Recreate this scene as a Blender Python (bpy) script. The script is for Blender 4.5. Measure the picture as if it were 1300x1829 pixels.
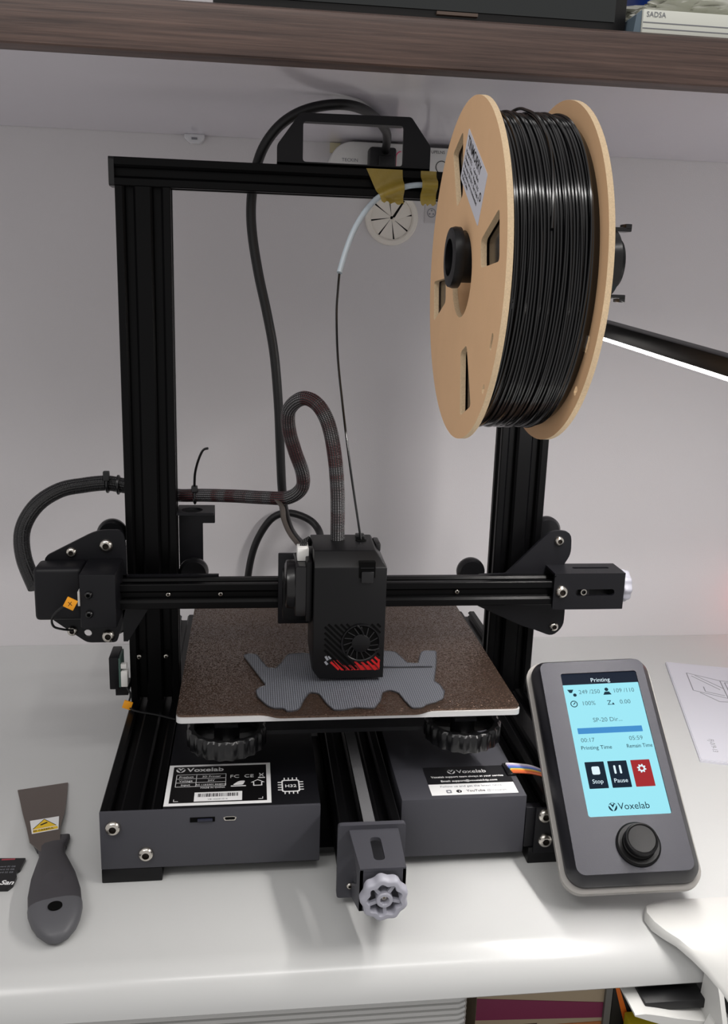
import bpy, bmesh, math, random
from mathutils import Vector, Matrix
random.seed(7)
S = 0.001                                   # everything below is written in millimetres
scene = bpy.context.scene
col = scene.collection
for o in list(bpy.data.objects):
    bpy.data.objects.remove(o)

# ---------------------------------------------------------------- camera
FPX, PITCH, YAW, ROLL = 1627.25, 0.2414, 0.1270, -0.0320
cam_d = bpy.data.cameras.new('camera')
cam = bpy.data.objects.new('camera', cam_d)
col.objects.link(cam)
fw = Vector((math.sin(YAW) * math.cos(PITCH), math.cos(YAW) * math.cos(PITCH), -math.sin(PITCH)))
rt = Vector((math.cos(YAW), -math.sin(YAW), 0))
dn = fw.cross(rt)
r2 = rt * math.cos(ROLL) + dn * math.sin(ROLL)
d2 = dn * math.cos(ROLL) - rt * math.sin(ROLL)
M = Matrix((r2, -d2, -fw)).transposed().to_4x4()
M.translation = Vector((-34.71, -719.25, 395.16)) * S
cam.matrix_world = M
cam_d.sensor_fit = 'VERTICAL'
cam_d.sensor_height = 24
cam_d.lens = FPX / 1829 * 24
cam_d.clip_start = 0.01
scene.camera = cam

# ---------------------------------------------------------------- world, room light, exposure
w = bpy.data.worlds.new('room_light')
scene.world = w
w.use_nodes = True
bg = w.node_tree.nodes['Background']
bg.inputs[0].default_value = (1.0, 0.975, 0.965, 1)
bg.inputs[1].default_value = 0.51
ld = bpy.data.lights.new('ceiling_light', 'AREA')
ld.shape = 'RECTANGLE'
ld.size, ld.size_y = 0.9, 0.5
ld.energy = 10.5
ld.color = (1, 0.97, 0.95)
lo = bpy.data.objects.new('ceiling_light', ld)
col.objects.link(lo)
lo.location = (-0.95, -1.35, 1.78)
lo.rotation_euler = (Vector((0.05, 0.0, 0.2)) - lo.location).to_track_quat('-Z', 'Y').to_euler()
lb = bpy.data.lights.new('ceiling_tube', 'AREA')
lb.shape = 'RECTANGLE'
lb.size, lb.size_y = 0.9, 0.08
lb.energy = 7
lb.color = (1, 0.98, 0.96)
lbo = bpy.data.objects.new('ceiling_tube', lb)
col.objects.link(lbo)
lbo.location = (0.15, -1.2, 2.0)
lbo.rotation_euler = (Vector((0.1, -0.2, 0.3)) - lbo.location).to_track_quat('-Z', 'Y').to_euler()
scene.view_settings.view_transform = 'Standard'
scene.view_settings.look = 'None'
scene.view_settings.gamma = 1
scene.view_settings.use_curve_mapping = False
scene.view_settings.exposure = 0.0

# ---------------------------------------------------------------- helpers
def lin(r, g, b):
    f = lambda c: (c / 255 / 12.92) if c <= 10 else ((c / 255 + 0.055) / 1.055) ** 2.4
    return (f(r), f(g), f(b), 1)

def mat(name, rgb, rough=0.5, metal=0.0, spec=0.5, noise=None, bump=None, emit=None, alpha=None, trans=None, coat=0):
    m = bpy.data.materials.new(name)
    m.use_nodes = True
    nt = m.node_tree
    p = nt.nodes['Principled BSDF']
    c = lin(*rgb)
    p.inputs['Base Color'].default_value = c
    p.inputs['Roughness'].default_value = rough
    p.inputs['Metallic'].default_value = metal
    p.inputs['Specular IOR Level'].default_value = spec
    if coat:
        p.inputs['Coat Weight'].default_value = coat
        p.inputs['Coat Roughness'].default_value = 0.08
    tc = nt.nodes.new('ShaderNodeTexCoord')
    if noise:
        sc, amt = noise
        n = nt.nodes.new('ShaderNodeTexNoise')
        n.inputs['Scale'].default_value = sc
        n.inputs['Detail'].default_value = 4
        nt.links.new(tc.outputs['Object'], n.inputs['Vector'])
        mx = nt.nodes.new('ShaderNodeMix')
        mx.data_type = 'RGBA'
        mx.inputs['A'].default_value = tuple(v * (1 - amt) for v in c[:3]) + (1,)
        mx.inputs['B'].default_value = tuple(min(1, v * (1 + amt)) for v in c[:3]) + (1,)
        nt.links.new(n.outputs['Fac'], mx.inputs['Factor'])
        nt.links.new(mx.outputs['Result'], p.inputs['Base Color'])
    if bump:
        sc, st = bump
        n = nt.nodes.new('ShaderNodeTexNoise')
        n.inputs['Scale'].default_value = sc
        n.inputs['Detail'].default_value = 3
        nt.links.new(tc.outputs['Object'], n.inputs['Vector'])
        b = nt.nodes.new('ShaderNodeBump')
        b.inputs['Strength'].default_value = st
        b.inputs['Distance'].default_value = 0.0005
        nt.links.new(n.outputs['Fac'], b.inputs['Height'])
        nt.links.new(b.outputs['Normal'], p.inputs['Normal'])
    if emit:
        p.inputs['Emission Color'].default_value = c if emit[0] is None else lin(*emit[0])
        p.inputs['Emission Strength'].default_value = emit[1]
    if alpha is not None:
        p.inputs['Alpha'].default_value = alpha
    if trans is not None:
        p.inputs['Transmission Weight'].default_value = trans
    return m

WORLD = {}      # object name -> world origin in mm

def obj(name, bm, m, parent=None, smooth=35, at=None):
    """Link one bmesh (world millimetres) as one mesh object with its origin at the middle of its base."""
    bmesh.ops.remove_doubles(bm, verts=bm.verts, dist=0.0005)
    bmesh.ops.recalc_face_normals(bm, faces=bm.faces)
    xs = [v.co for v in bm.verts]
    lo_ = Vector([min(c[i] for c in xs) for i in range(3)])
    hi_ = Vector([max(c[i] for c in xs) for i in range(3)])
    c = Vector(((lo_.x + hi_.x) / 2, (lo_.y + hi_.y) / 2, lo_.z)) if at is None else Vector(at)
    for v in bm.verts:
        v.co = (v.co - c) * S
    me = bpy.data.meshes.new(name)
    bm.to_mesh(me)
    bm.free()
    if smooth:
        me.shade_smooth()
        me.set_sharp_from_angle(angle=math.radians(smooth))
    for mm in (m if isinstance(m, (list, tuple)) else [m]):
        me.materials.append(mm)
    return link(name, me, c, parent)

def link(name, me, c, parent=None):
    o = bpy.data.objects.new(name, me)
    col.objects.link(o)
    c = Vector(c)
    if parent:
        o.parent = parent
        o.location = (c - WORLD[parent.name]) * S
    else:
        o.location = c * S
    WORLD[o.name] = c
    return o

def thing(name, label, cat, loc, group=None):
    o = link(name, None, loc)
    return tag(o, label, cat, group)

def tag(o, label, cat, group=None, kind=None):
    o['label'] = label
    o['category'] = cat
    if group: o['group'] = group
    if kind: o['kind'] = kind
    return o

def lab(o, label):
    o['label'] = label
    return o

def box(bm, x0, x1, y0, y1, z0, z1, bev=0, seg=2):
    vs = [bm.verts.new((x, y, z)) for x in (x0, x1) for y in (y0, y1) for z in (z0, z1)]
    f = [(0, 1, 3, 2), (4, 6, 7, 5), (0, 4, 5, 1), (2, 3, 7, 6), (0, 2, 6, 4), (1, 5, 7, 3)]
    fs = [bm.faces.new([vs[i] for i in q]) for q in f]
    if bev:
        es = list({e for q in fs for e in q.edges})
        bmesh.ops.bevel(bm, geom=es, offset=bev, segments=seg, profile=0.5, affect='EDGES', clamp_overlap=True)
    return bm

def B(*a, **k):
    return box(bmesh.new(), *a, **k)

def frame(axis, o=(0, 0, 0)):
    """map (a,b,h) to world: axis 'x': (y=a,z=b,x=h); 'y': (x=a,z=b,y=h); 'z': (x=a,y=b,z=h)"""
    o = Vector(o)
    if axis == 'x': return lambda a, b, h: o + Vector((h, a, b))
    if axis == 'y': return lambda a, b, h: o + Vector((a, h, b))
    return lambda a, b, h: o + Vector((a, b, h))

def plate(bm, outer, holes, mp, h0, h1):
    """flat plate with holes: loops of (a,b) extruded from h0 to h1"""
    loops = [outer] + list(holes)
    for h in (h0, h1):
        es = []
        for lp in loops:
            vs = [bm.verts.new(mp(a, b, h)) for a, b in lp]
            es += [bm.edges.new((vs[i], vs[(i + 1) % len(vs)])) for i in range(len(vs))]
        bmesh.ops.triangle_fill(bm, edges=es, use_beauty=True)
    for lp in loops:
        n = len(lp)
        for i in range(n):
            (a, b), (c, d) = lp[i], lp[(i + 1) % n]
            bm.faces.new([bm.verts.new(mp(*q)) for q in ((a, b, h0), (c, d, h0), (c, d, h1), (a, b, h1))])
    bmesh.ops.remove_doubles(bm, verts=bm.verts, dist=0.0005)
    return bm

def prism(bm, outer, mp, h0, h1):
    n = len(outer)
    lo_ = [bm.verts.new(mp(a, b, h0)) for a, b in outer]
    hi_ = [bm.verts.new(mp(a, b, h1)) for a, b in outer]
    bm.faces.new(lo_)
    bm.faces.new(hi_)
    for i in range(n):
        bm.faces.new((lo_[i], lo_[(i + 1) % n], hi_[(i + 1) % n], hi_[i]))
    return bm

def circ(r, n=24, c=(0, 0), a0=0):
    return [(c[0] + r * math.cos(a0 + 2 * math.pi * i / n), c[1] + r * math.sin(a0 + 2 * math.pi * i / n)) for i in range(n)]

def rrect(x0, x1, y0, y1, r, n=5):
    out = []
    for cx, cy, a in ((x1 - r, y1 - r, 0), (x0 + r, y1 - r, 90), (x0 + r, y0 + r, 180), (x1 - r, y0 + r, 270)):
        for i in range(n + 1):
            t = math.radians(a + 90 * i / n)
            out.append((cx + r * math.cos(t), cy + r * math.sin(t)))
    return out

def roundpoly(pts, r, n=4):
    """round the corners of a polygon"""
    out = []
    k = len(pts)
    for i in range(k):
        p, a, b = Vector(pts[i]), Vector(pts[i - 1]), Vector(pts[(i + 1) % k])
        rr = r[i] if isinstance(r, (list, tuple)) else r
        da, db = (a - p), (b - p)
        q = min(rr, da.length * 0.45, db.length * 0.45)
        s, e = p + da.normalized() * q, p + db.normalized() * q
        for j in range(n + 1):
            t = j / n
            v = s * (1 - t) ** 2 + p * 2 * t * (1 - t) + e * t * t
            out.append((v.x, v.y))
    return out

def lathe(bm, prof, mp, n=32, close=True):
    """prof: list of (radius, height), spun about the h axis of mp"""
    rings = []
    for r, h in prof:
        if r < 1e-6:
            rings.append([bm.verts.new(mp(0, 0, h))])
        else:
            rings.append([bm.verts.new(mp(r * math.cos(2 * math.pi * i / n), r * math.sin(2 * math.pi * i / n), h)) for i in range(n)])
    for a, b in zip(rings, rings[1:]):
        for i in range(n):
            j = (i + 1) % n
            q = [a[i % len(a)], a[j % len(a)], b[j % len(b)], b[i % len(b)]]
            q = [v for k, v in enumerate(q) if v not in q[:k]]
            if len(q) > 2: bm.faces.new(q)
    return bm

def spline(pts, sub=6):
    P = [Vector(p) for p in pts]
    out = []
    for i in range(len(P) - 1):
        p0, p1, p2, p3 = P[max(i - 1, 0)], P[i], P[i + 1], P[min(i + 2, len(P) - 1)]
        for k in range(sub):
            t = k / sub
            out.append(0.5 * ((2 * p1) + (p2 - p0) * t + (2 * p0 - 5 * p1 + 4 * p2 - p3) * t * t + (3 * p1 - p0 - 3 * p2 + p3) * t ** 3))
    out.append(P[-1])
    return out

def tube(bm, pts, r, seg=10, flat=None, closed=False):
    """round (or flattened) tube through world points, with uv = (length along in mm, 0..1 around)"""
    uvl = bm.loops.layers.uv.verify()
    n = len(pts)
    tang = []
    for i in range(n):
        a = pts[i - 1] if (i or closed) else pts[0]
        b = pts[(i + 1) % n] if (i < n - 1 or closed) else pts[-1]
        tang.append((Vector(b) - Vector(a)).normalized())
    ref = Vector((0, 0, 1)) if abs(tang[0].z) < 0.9 else Vector((0, 1, 0))
    u = tang[0].cross(ref).normalized()
    rings, L, acc = [], [], 0
    for i in range(n):
        u = (u - tang[i] * u.dot(tang[i])).normalized()
        v = tang[i].cross(u)
        rr = r[i] if isinstance(r, (list, tuple)) else r
        fl = flat if flat else 1
        rings.append([bm.verts.new(Vector(pts[i]) + u * rr * math.cos(2 * math.pi * k / seg) + v * rr * fl * math.sin(2 * math.pi * k / seg)) for k in range(seg)])
        if i: acc += (Vector(pts[i]) - Vector(pts[i - 1])).length
        L.append(acc)
    rng = range(n) if closed else range(n - 1)
    for i in rng:
        j = (i + 1) % n
        for k in range(seg):
            q = (k + 1) % seg
            f = bm.faces.new((rings[i][k], rings[i][q], rings[j][q], rings[j][k]))
            for lp, uv in zip(f.loops, ((L[i], k / seg), (L[i], (k + 1) / seg), (L[j] if j else L[i], (k + 1) / seg), (L[j] if j else L[i], k / seg))):
                lp[uvl].uv = uv
    if not closed:
        bm.faces.new(rings[0])
        bm.faces.new(rings[-1])
    return bm

def T(*a, **k):
    return tube(bmesh.new(), *a, **k)

def bar(bm, p0, p1, r, seg=12):
    return tube(bm, [Vector(p0), Vector(p1)], r, seg)

def text(name, s, size, o, u, v, m, parent, align='LEFT', bold=0.0, depth=0.05, sx=1.0, shear=0):
    """flat lettering: capital height about 0.7*size, laid at o with right u and up v (mm)"""
    cu = bpy.data.curves.new(name, 'FONT')
    cu.body = s
    cu.size = size
    cu.align_x = align
    cu.offset = bold
    cu.extrude = depth
    cu.shear = shear
    cu.resolution_u = 3
    to = bpy.data.objects.new(name, cu)
    col.objects.link(to)
    dg = bpy.context.evaluated_depsgraph_get()
    me = bpy.data.meshes.new_from_object(to.evaluated_get(dg))
    bpy.data.objects.remove(to)
    bpy.data.curves.remove(cu)
    o, u, v = Vector(o), Vector(u).normalized(), Vector(v).normalized()
    n = u.cross(v)
    bm = bmesh.new()
    bm.from_mesh(me)
    bpy.data.meshes.remove(me)
    for q in bm.verts:
        q.co = o + u * q.co.x * sx + v * q.co.y + n * (q.co.z + depth)
    return obj(name, bm, m, parent, smooth=0)

def slot_profile(w, h):
    """outline of a v-slot aluminium profile w x h with its slots every 20 mm"""
    def side(L):
        pts = [(0.6, 0)]
        for k in range(int(round(L / 20))):
            c = 10 + 20 * k
            pts += [(c - 4.8, 0), (c - 3.1, 1.7), (c - 3.1, 2.2), (c - 5.4, 2.2), (c - 5.4, 3.6), (c - 2.9, 6.1),
                    (c + 2.9, 6.1), (c + 5.4, 3.6), (c + 5.4, 2.2), (c + 3.1, 2.2), (c + 3.1, 1.7), (c + 4.8, 0)]
        return pts + [(L - 0.6, 0)]
    out = [(a, d) for a, d in side(w)]
    out += [(w - d, a) for a, d in side(h)]
    out += [(w - a, h - d) for a, d in side(w)]
    out += [(d, h - a) for a, d in side(h)]
    return out

def bolt_mesh(r, h):
    bm = bmesh.new()
    mp = frame('y')
    lathe(bm, [(r, 0), (r, -0.25 * h), (r * 0.92, -0.6 * h), (r * 0.72, -0.9 * h), (r * 0.5, -h), (r * 0.46, -h), (r * 0.44, -0.45 * h), (0, -0.4 * h)], mp, 24)
    bmesh.ops.recalc_face_normals(bm, faces=bm.faces)
    for f in bm.faces:
        c = f.calc_center_median()
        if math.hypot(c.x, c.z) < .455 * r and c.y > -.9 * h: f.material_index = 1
    for v in bm.verts: v.co *= S
    me = bpy.data.meshes.new('bolt')
    bm.to_mesh(me)
    bm.free()
    me.shade_smooth()
    me.set_sharp_from_angle(angle=math.radians(45))
    return me

# ---------------------------------------------------------------- materials
WALL = mat('wall_paint', (215, 212, 214), 0.75, noise=(9, 0.03), bump=(900, 0.25))
DESK = mat('desk_white', (195, 196, 195), 0.25, noise=(5, 0.015), coat=0.1)
UNDER = mat('shelf_gloss_white', (214, 210, 218), 0.13, spec=0.9)
BLACK = mat('black_anodised', (5, 5, 6), 0.36, spec=0.14, bump=(3000, 0.05))
SHEET = mat('black_powder_coat', (16, 16, 20), 0.42, spec=0.27, bump=(4000, 0.15))
SHEETB = mat('grey_powder_coat', (64, 64, 70), 0.5, spec=0.35, bump=(4000, 0.15))
PLAST = mat('charcoal_plastic', (9, 9, 11), 0.38, spec=0.28, bump=(2500, 0.08))
DARKP = mat('black_plastic', (14, 14, 16), 0.28)
RUBBER = mat('black_rubber', (13, 13, 15), 0.45)
STEEL = mat('bright_steel', (205, 200, 192), 0.22, metal=1.0)
ALU = mat('aluminium', (214, 214, 214), 0.35, metal=0.4)
HOLE = mat('dark_recess', (4, 4, 4), 0.9, spec=0.1)
GREYK = mat('grey_plastic', (158, 158, 168), 0.42, noise=(60, 0.04))
WHITEP = mat('white_plastic', (226, 225, 222), 0.35)
CLAMPW = mat('clamp_white', (204, 204, 201), 0.4)
WHITEI = mat('white_print', (235, 235, 235), 0.6)
BLACKI = mat('black_print', (18, 18, 20), 0.6)
GREYI = mat('grey_print', (125, 127, 133), 0.7)
PAPER = mat('paper', (205, 205, 214), 0.8)
KRAFT = mat('kraft_board', (226, 184, 141), 0.75, noise=(40, 0.05), bump=(1800, 0.2))
KRAFTE = mat('kraft_cut_edge', (222, 196, 160), 0.9, noise=(900, 0.2), bump=(1500, 0.6))
FILA = mat('black_filament', (7, 7, 9), 0.17, spec=0.65)
PTFE = mat('ptfe_tube', (196, 208, 216), 0.35, trans=0.25)
TAPE = mat('yellow_masking_tape', (150, 128, 52), 0.35, noise=(160, 0.18), bump=(500, 0.5))
ORANGE = mat('orange_tag', (240, 160, 25), 0.5)
RED = mat('red_duct', (170, 18, 20), 0.35)
BLADE = mat('scraper_blade', (112, 102, 96), 0.3, metal=0.75, bump=(700, 0.1))
GRIP = mat('grey_rubber_grip', (58, 56, 60), 0.55)
GRIPL = mat('light_grey_rubber_grip', (82, 82, 86), 0.5)
YELLOW = mat('warning_yellow', (238, 196, 30), 0.5)
CREAM = mat('cream_plastic', (236, 230, 221), 0.45)
CLEAR = mat('clear_acrylic', (240, 240, 244), 0.15, trans=0.25)
PINK = mat('pink_print', (235, 70, 120), 0.5)
GREENP = mat('circuit_board', (70, 95, 88), 0.5)
LEDM = mat('led_strip', (255, 255, 255), 0.5, emit=((255, 250, 245), 75))
SCREEN = mat('screen_lit_cyan', (3, 4, 5), 0.6, spec=0.03, emit=((160, 234, 248), .98))
SCRHDR = mat('screen_header', (3, 4, 5), 0.6, spec=0.03, emit=((24, 34, 52), 0.8))
SCRBLUE = mat('screen_blue', (3, 4, 5), 0.6, spec=0.03, emit=((70, 150, 215), 0.9))
SCRNAVY = mat('screen_navy', (3, 4, 5), 0.6, spec=0.03, emit=((14, 34, 52), 0.8))
SCRRED = mat('screen_red', (3, 4, 5), 0.6, spec=0.03, emit=((170, 42, 46), 0.9))
SCRWHITE = mat('screen_white', (3, 4, 5), 0.6, spec=0.03, emit=((225, 245, 255), 1.0))
SCRGREY = mat('screen_grey_text', (3, 4, 5), 0.6, spec=0.03, emit=((96, 140, 150), 0.8))
NAVYI = mat('screen_dark_text', (3, 4, 5), 0.6, spec=0.03, emit=((22, 58, 76), 0.7))

def wood():
    m = bpy.data.materials.new('dark_wood_grain')
    m.use_nodes = True
    nt = m.node_tree
    p = nt.nodes['Principled BSDF']
    tc = nt.nodes.new('ShaderNodeTexCoord')
    mp = nt.nodes.new('ShaderNodeMapping')
    mp.inputs['Scale'].default_value = (7, 90, 330)
    nt.links.new(tc.outputs['Object'], mp.inputs['Vector'])
    n = nt.nodes.new('ShaderNodeTexNoise')
    n.inputs['Scale'].default_value = 1
    n.inputs['Detail'].default_value = 7
    n.inputs['Roughness'].default_value = 0.7
    nt.links.new(mp.outputs['Vector'], n.inputs['Vector'])
    r = nt.nodes.new('ShaderNodeValToRGB')
    e = r.color_ramp.elements
    e[0].position, e[0].color = 0.33, lin(52, 38, 34)
    e[1].position, e[1].color = 0.68, lin(104, 82, 73)
    nt.links.new(n.outputs['Fac'], r.inputs['Fac'])
    nt.links.new(r.outputs['Color'], p.inputs['Base Color'])
    b = nt.nodes.new('ShaderNodeBump')
    b.inputs['Strength'].default_value = 0.35
    b.inputs['Distance'].default_value = 0.0006
    nt.links.new(n.outputs['Fac'], b.inputs['Height'])
    nt.links.new(b.outputs['Normal'], p.inputs['Normal'])
    p.inputs['Roughness'].default_value = 0.5
    return m
WOOD = wood()

def braid(name, dark, light, red):
    """braided cable sleeve: two crossing sets of threads along the tube's uv"""
    m = bpy.data.materials.new(name)
    m.use_nodes = True
    nt = m.node_tree
    L = nt.links.new
    p = nt.nodes['Principled BSDF']
    uv = nt.nodes.new('ShaderNodeUVMap')
    sp = nt.nodes.new('ShaderNodeSeparateXYZ')
    L(uv.outputs['UV'], sp.inputs[0])
    def math_(op, a, b):
        n = nt.nodes.new('ShaderNodeMath')
        n.operation = op
        for i, q in enumerate((a, b)):
            if q is None: continue
            if isinstance(q, (int, float)): n.inputs[i].default_value = q
            else: L(q, n.inputs[i])
        return n.outputs[0]
    a = math_('MULTIPLY', sp.outputs[0], 2.6)
    b = math_('MULTIPLY', sp.outputs[1], 2 * math.pi * 9)
    s1 = math_('SINE', math_('ADD', a, b), None)
    s2 = math_('SINE', math_('SUBTRACT', a, b), None)
    s = math_('MULTIPLY', s1, s2)
    gap = math_('GREATER_THAN', s, 0.6)
    nz = nt.nodes.new('ShaderNodeTexNoise')
    nz.inputs['Scale'].default_value = 0.05
    L(uv.outputs['UV'], nz.inputs['Vector'])
    rr = nt.nodes.new('ShaderNodeValToRGB')
    e = rr.color_ramp.elements
    e[0].position, e[0].color = 0.46, lin(*light)
    e[1].position, e[1].color = 0.54, lin(*red)
    L(nz.outputs['Fac'], rr.inputs['Fac'])
    mx = nt.nodes.new('ShaderNodeMix')
    mx.data_type = 'RGBA'
    mx.inputs['A'].default_value = lin(*dark)
    L(gap, mx.inputs['Factor'])
    L(rr.outputs['Color'], mx.inputs['B'])
    L(mx.outputs['Result'], p.inputs['Base Color'])
    bp = nt.nodes.new('ShaderNodeBump')
    bp.inputs['Strength'].default_value = 0.6
    bp.inputs['Distance'].default_value = 0.0005
    L(s, bp.inputs['Height'])
    L(bp.outputs['Normal'], p.inputs['Normal'])
    p.inputs['Roughness'].default_value = 0.35
    return m
BRAID = braid('braided_sleeve_red', (16, 14, 16), (150, 148, 150), (110, 14, 22))
BRAIDB = braid('braided_sleeve_black', (13, 13, 15), (34, 34, 37), (24, 24, 26))

def sheet_mat():
    """textured steel build sheet: glittering brown powder coat"""
    m = mat('textured_build_sheet', (92, 74, 63), 0.26, metal=0.75)
    nt = m.node_tree
    L = nt.links.new
    p = nt.nodes['Principled BSDF']
    tc = nt.nodes.new('ShaderNodeTexCoord')
    v = nt.nodes.new('ShaderNodeTexVoronoi')
    v.inputs['Scale'].default_value = 900
    L(tc.outputs['Object'], v.inputs['Vector'])
    v.inputs['Scale'].default_value = 1450
    sub = nt.nodes.new('ShaderNodeVectorMath'); sub.operation = 'SUBTRACT'
    sub.inputs[1].default_value = (.5, .5, .5)
    L(v.outputs['Color'], sub.inputs[0])
    sc = nt.nodes.new('ShaderNodeVectorMath'); sc.operation = 'SCALE'
    sc.inputs['Scale'].default_value = .6
    L(sub.outputs[0], sc.inputs[0])
    ge = nt.nodes.new('ShaderNodeNewGeometry')
    ad = nt.nodes.new('ShaderNodeVectorMath'); ad.operation = 'ADD'
    L(ge.outputs['Normal'], ad.inputs[0]); L(sc.outputs[0], ad.inputs[1])
    no = nt.nodes.new('ShaderNodeVectorMath'); no.operation = 'NORMALIZE'
    L(ad.outputs[0], no.inputs[0])
    L(no.outputs[0], p.inputs['Normal'])
    return m
SHEETM = sheet_mat()

def knit_mat():
    """woven surface of the first layers of the printed piece"""
    m = mat('printed_plastic_weave', (78, 80, 86), 0.45)
    nt = m.node_tree
    L = nt.links.new
    p = nt.nodes['Principled BSDF']
    tc = nt.nodes.new('ShaderNodeTexCoord')
    ck = nt.nodes.new('ShaderNodeTexChecker')
    ck.inputs['Scale'].default_value = 900
    ck.inputs['Color1'].default_value = lin(52, 53, 58)
    ck.inputs['Color2'].default_value = lin(104, 107, 114)
    mp = nt.nodes.new('ShaderNodeMapping')
    mp.inputs['Rotation'].default_value = (0, 0, math.radians(45))
    L(tc.outputs['Object'], mp.inputs['Vector'])
    L(mp.outputs['Vector'], ck.inputs['Vector'])
    L(ck.outputs['Color'], p.inputs['Base Color'])
    b = nt.nodes.new('ShaderNodeBump')
    b.inputs['Strength'].default_value = 0.6
    b.inputs['Distance'].default_value = 0.0003
    L(ck.outputs['Fac'], b.inputs['Height'])
    L(b.outputs['Normal'], p.inputs['Normal'])
    return m
KNIT = knit_mat()

# ================================================================ the setting
wall = obj('wall_back', B(-900, 1300, 258, 278, -200, 1100), WALL)
wall['kind'] = 'structure'
wall['label'] = 'pale grey wall behind the printer'

# desk: slab with a large rounded front edge, on a dark cabinet with a lower shelf
desk = thing('desk', 'white glossy desk with rounded front edge carrying the printer', 'desk', (100, 0, -220))
prof = [(257.5, 0), (-240, 0)]
for i in range(1, 13):
    t = math.radians(90 * i / 12)
    prof.append((-240 - 23 * math.sin(t), -23 + 23 * math.cos(t)))
prof += [(-261, -25.2), (-257, -26), (257.5, -26)]
obj('desktop', prism(bmesh.new(), prof, frame('x'), -880, 1200), DESK, desk, smooth=30)
DARKC = mat('dark_cabinet', (24, 22, 22), 0.7)
obj('cabinet_floor', B(-880, 1200, -256, 257, -220, -200), DARKC, desk)
obj('cabinet_back', B(-880, 1200, 235, 257, -200, -26.1), DARKC, desk)
obj('cabinet_side', B(-880, -860, -256, 235, -200, -26.1), DARKC, desk)
obj('cabinet_side', B(1180, 1200, -256, 235, -200, -26.1), DARKC, desk)

# wall shelf above: glossy pale underside, dark wood front rail and top
shelf = thing('wall_shelf', 'dark brown wood grain shelf with pale glossy underside above the printer', 'shelf', (100, 90, 536))
obj('underside_panel', B(-880, 1200, -60, 257.5, 536, 546), UNDER, shelf)
rail = [(-80, 536.5), (-79, 535.5), (-61, 535.5), (-60, 536), (-60, 567), (-76, 567), (-79.5, 565), (-81, 561)]
obj('front_rail', prism(bmesh.new(), rail, frame('x'), -880, 1200), WOOD, shelf, smooth=30)
obj('top_board', B(-880, 1200, -60, 257.5, 546, 566), WOOD, shelf)

# ================================================================ printer
pr = thing('desktop_3d_printer', 'black desktop 3d printer with open frame, lit display and steel bed', '3d printer', (37, 0, 0))
BOLT5, BOLT4, BOLT3 = bolt_mesh(5.2, 3.4), bolt_mesh(4.1, 3), bolt_mesh(2.2, 1.4)
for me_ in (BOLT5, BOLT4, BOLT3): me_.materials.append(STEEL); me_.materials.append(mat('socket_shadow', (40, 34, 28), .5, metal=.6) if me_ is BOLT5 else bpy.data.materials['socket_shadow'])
BOLTB = bolt_mesh(3.0, 2.4)
BOLTB.materials.append(DARKP); BOLTB.materials.append(HOLE)
def bolt(me, x, y, z, parent, name='bolt'):
    return link(name, me, (x, y, z), parent)

# uprights, top bar
PX = slot_profile(40, 20)
for x0 in (-134, 169):
    up = obj('upright', prism(bmesh.new(), PX, lambda a, b, h, x0=x0: Vector((x0 + a, b, h)), 53.6, 462), BLACK, pr)
    if x0 < 0:
        bolt(BOLT3, -126.4, 0, 93, up); bolt(BOLT3, -104.5, 0, 93, up)
P2 = slot_profile(20, 20)
tb = obj('top_bar', prism(bmesh.new(), P2, lambda a, b, h: Vector((h, a, 462 + b)), -134, 209), BLACK, pr)
for s, x in ((-1, -134), (1, 209)):
    bm = bmesh.new()
    prism(bm, roundpoly([(-0.3, 461.7), (20.3, 461.7), (20.3, 482.3), (-0.3, 482.3)], 3), frame('x'), x, x + s * 4)
    obj('end_cap', bm, DARKP, tb)
# stock spool bracket standing on the top bar
bm = bmesh.new()
plate(bm, roundpoly([(-16, 482), (-16, 496), (1, 519), (84, 520), (99.5, 500), (99.5, 482)], 2),
      [roundpoly([(3.2, 485), (78.5, 485), (78.5, 513.5), (3.2, 513)], 2.5)], frame('y'), 4, 7)
obj('top_bracket', bm, SHEET, pr)
bm = B(-16, 99.5, 4, 18, 482, 484)
box(bm, 3.2, 78.5, 7, 16, 513.6, 515.5)
obj('bracket_flange', bm, SHEET, pr)

# base rails
P4 = slot_profile(40, 40)
for x0 in (-134, 169):
    obj('base_rail', prism(bmesh.new(), P4, lambda a, b, h, x0=x0: Vector((x0 + a, h, 13.5 + b)), -165.4, 205), BLACK, pr)
# front plate of the left side is one sheet from rail to electronics box
fp = obj('front_plate', B(-134, 12.5, -167.5, -165.5, 10.5, 53.5, bev=0.5), SHEETB, pr)
bolt(BOLT5, -125.3, -167.5, 42, fp); bolt(BOLT5, -104.4, -167.5, 21.5, fp)
bm = bmesh.new()
box(bm, -75, -58.5, -168, -167.4, 44, 47.3)
sl = obj('card_slot', bm, HOLE, fp)
bm = B(-70, -60, -169.2, -167.4, 44.8, 46.6, bev=0.3)
obj('memory_card_edge', bm, mat('card_navy', (30, 32, 50), 0.4), fp)
bm = bmesh.new()
plate(bm, roundpoly([(-53, 46.6), (-51, 47.3), (-46, 47.3), (-44, 46.6), (-45, 44.2), (-52, 44.2)], .6), [roundpoly([(-52.2, 46.4), (-51, 46.9), (-46, 46.9), (-44.8, 46.4), (-45.6, 44.8), (-51.4, 44.8)], .5)], frame('y'), -167.9, -167.3)
obj('usb_port', bm, STEEL, fp)
obj('usb_opening', prism(bmesh.new(), [(-52.2, 46.4), (-51, 46.9), (-46, 46.9), (-44.8, 46.4), (-45.6, 44.8), (-51.4, 44.8)], frame('y'), -167.75, -167.45), HOLE, fp)
obj('base_box', B(-93, 12.5, -165.4, 20, 8.5, 53.5, bev=0.6), SHEET, pr)
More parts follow.
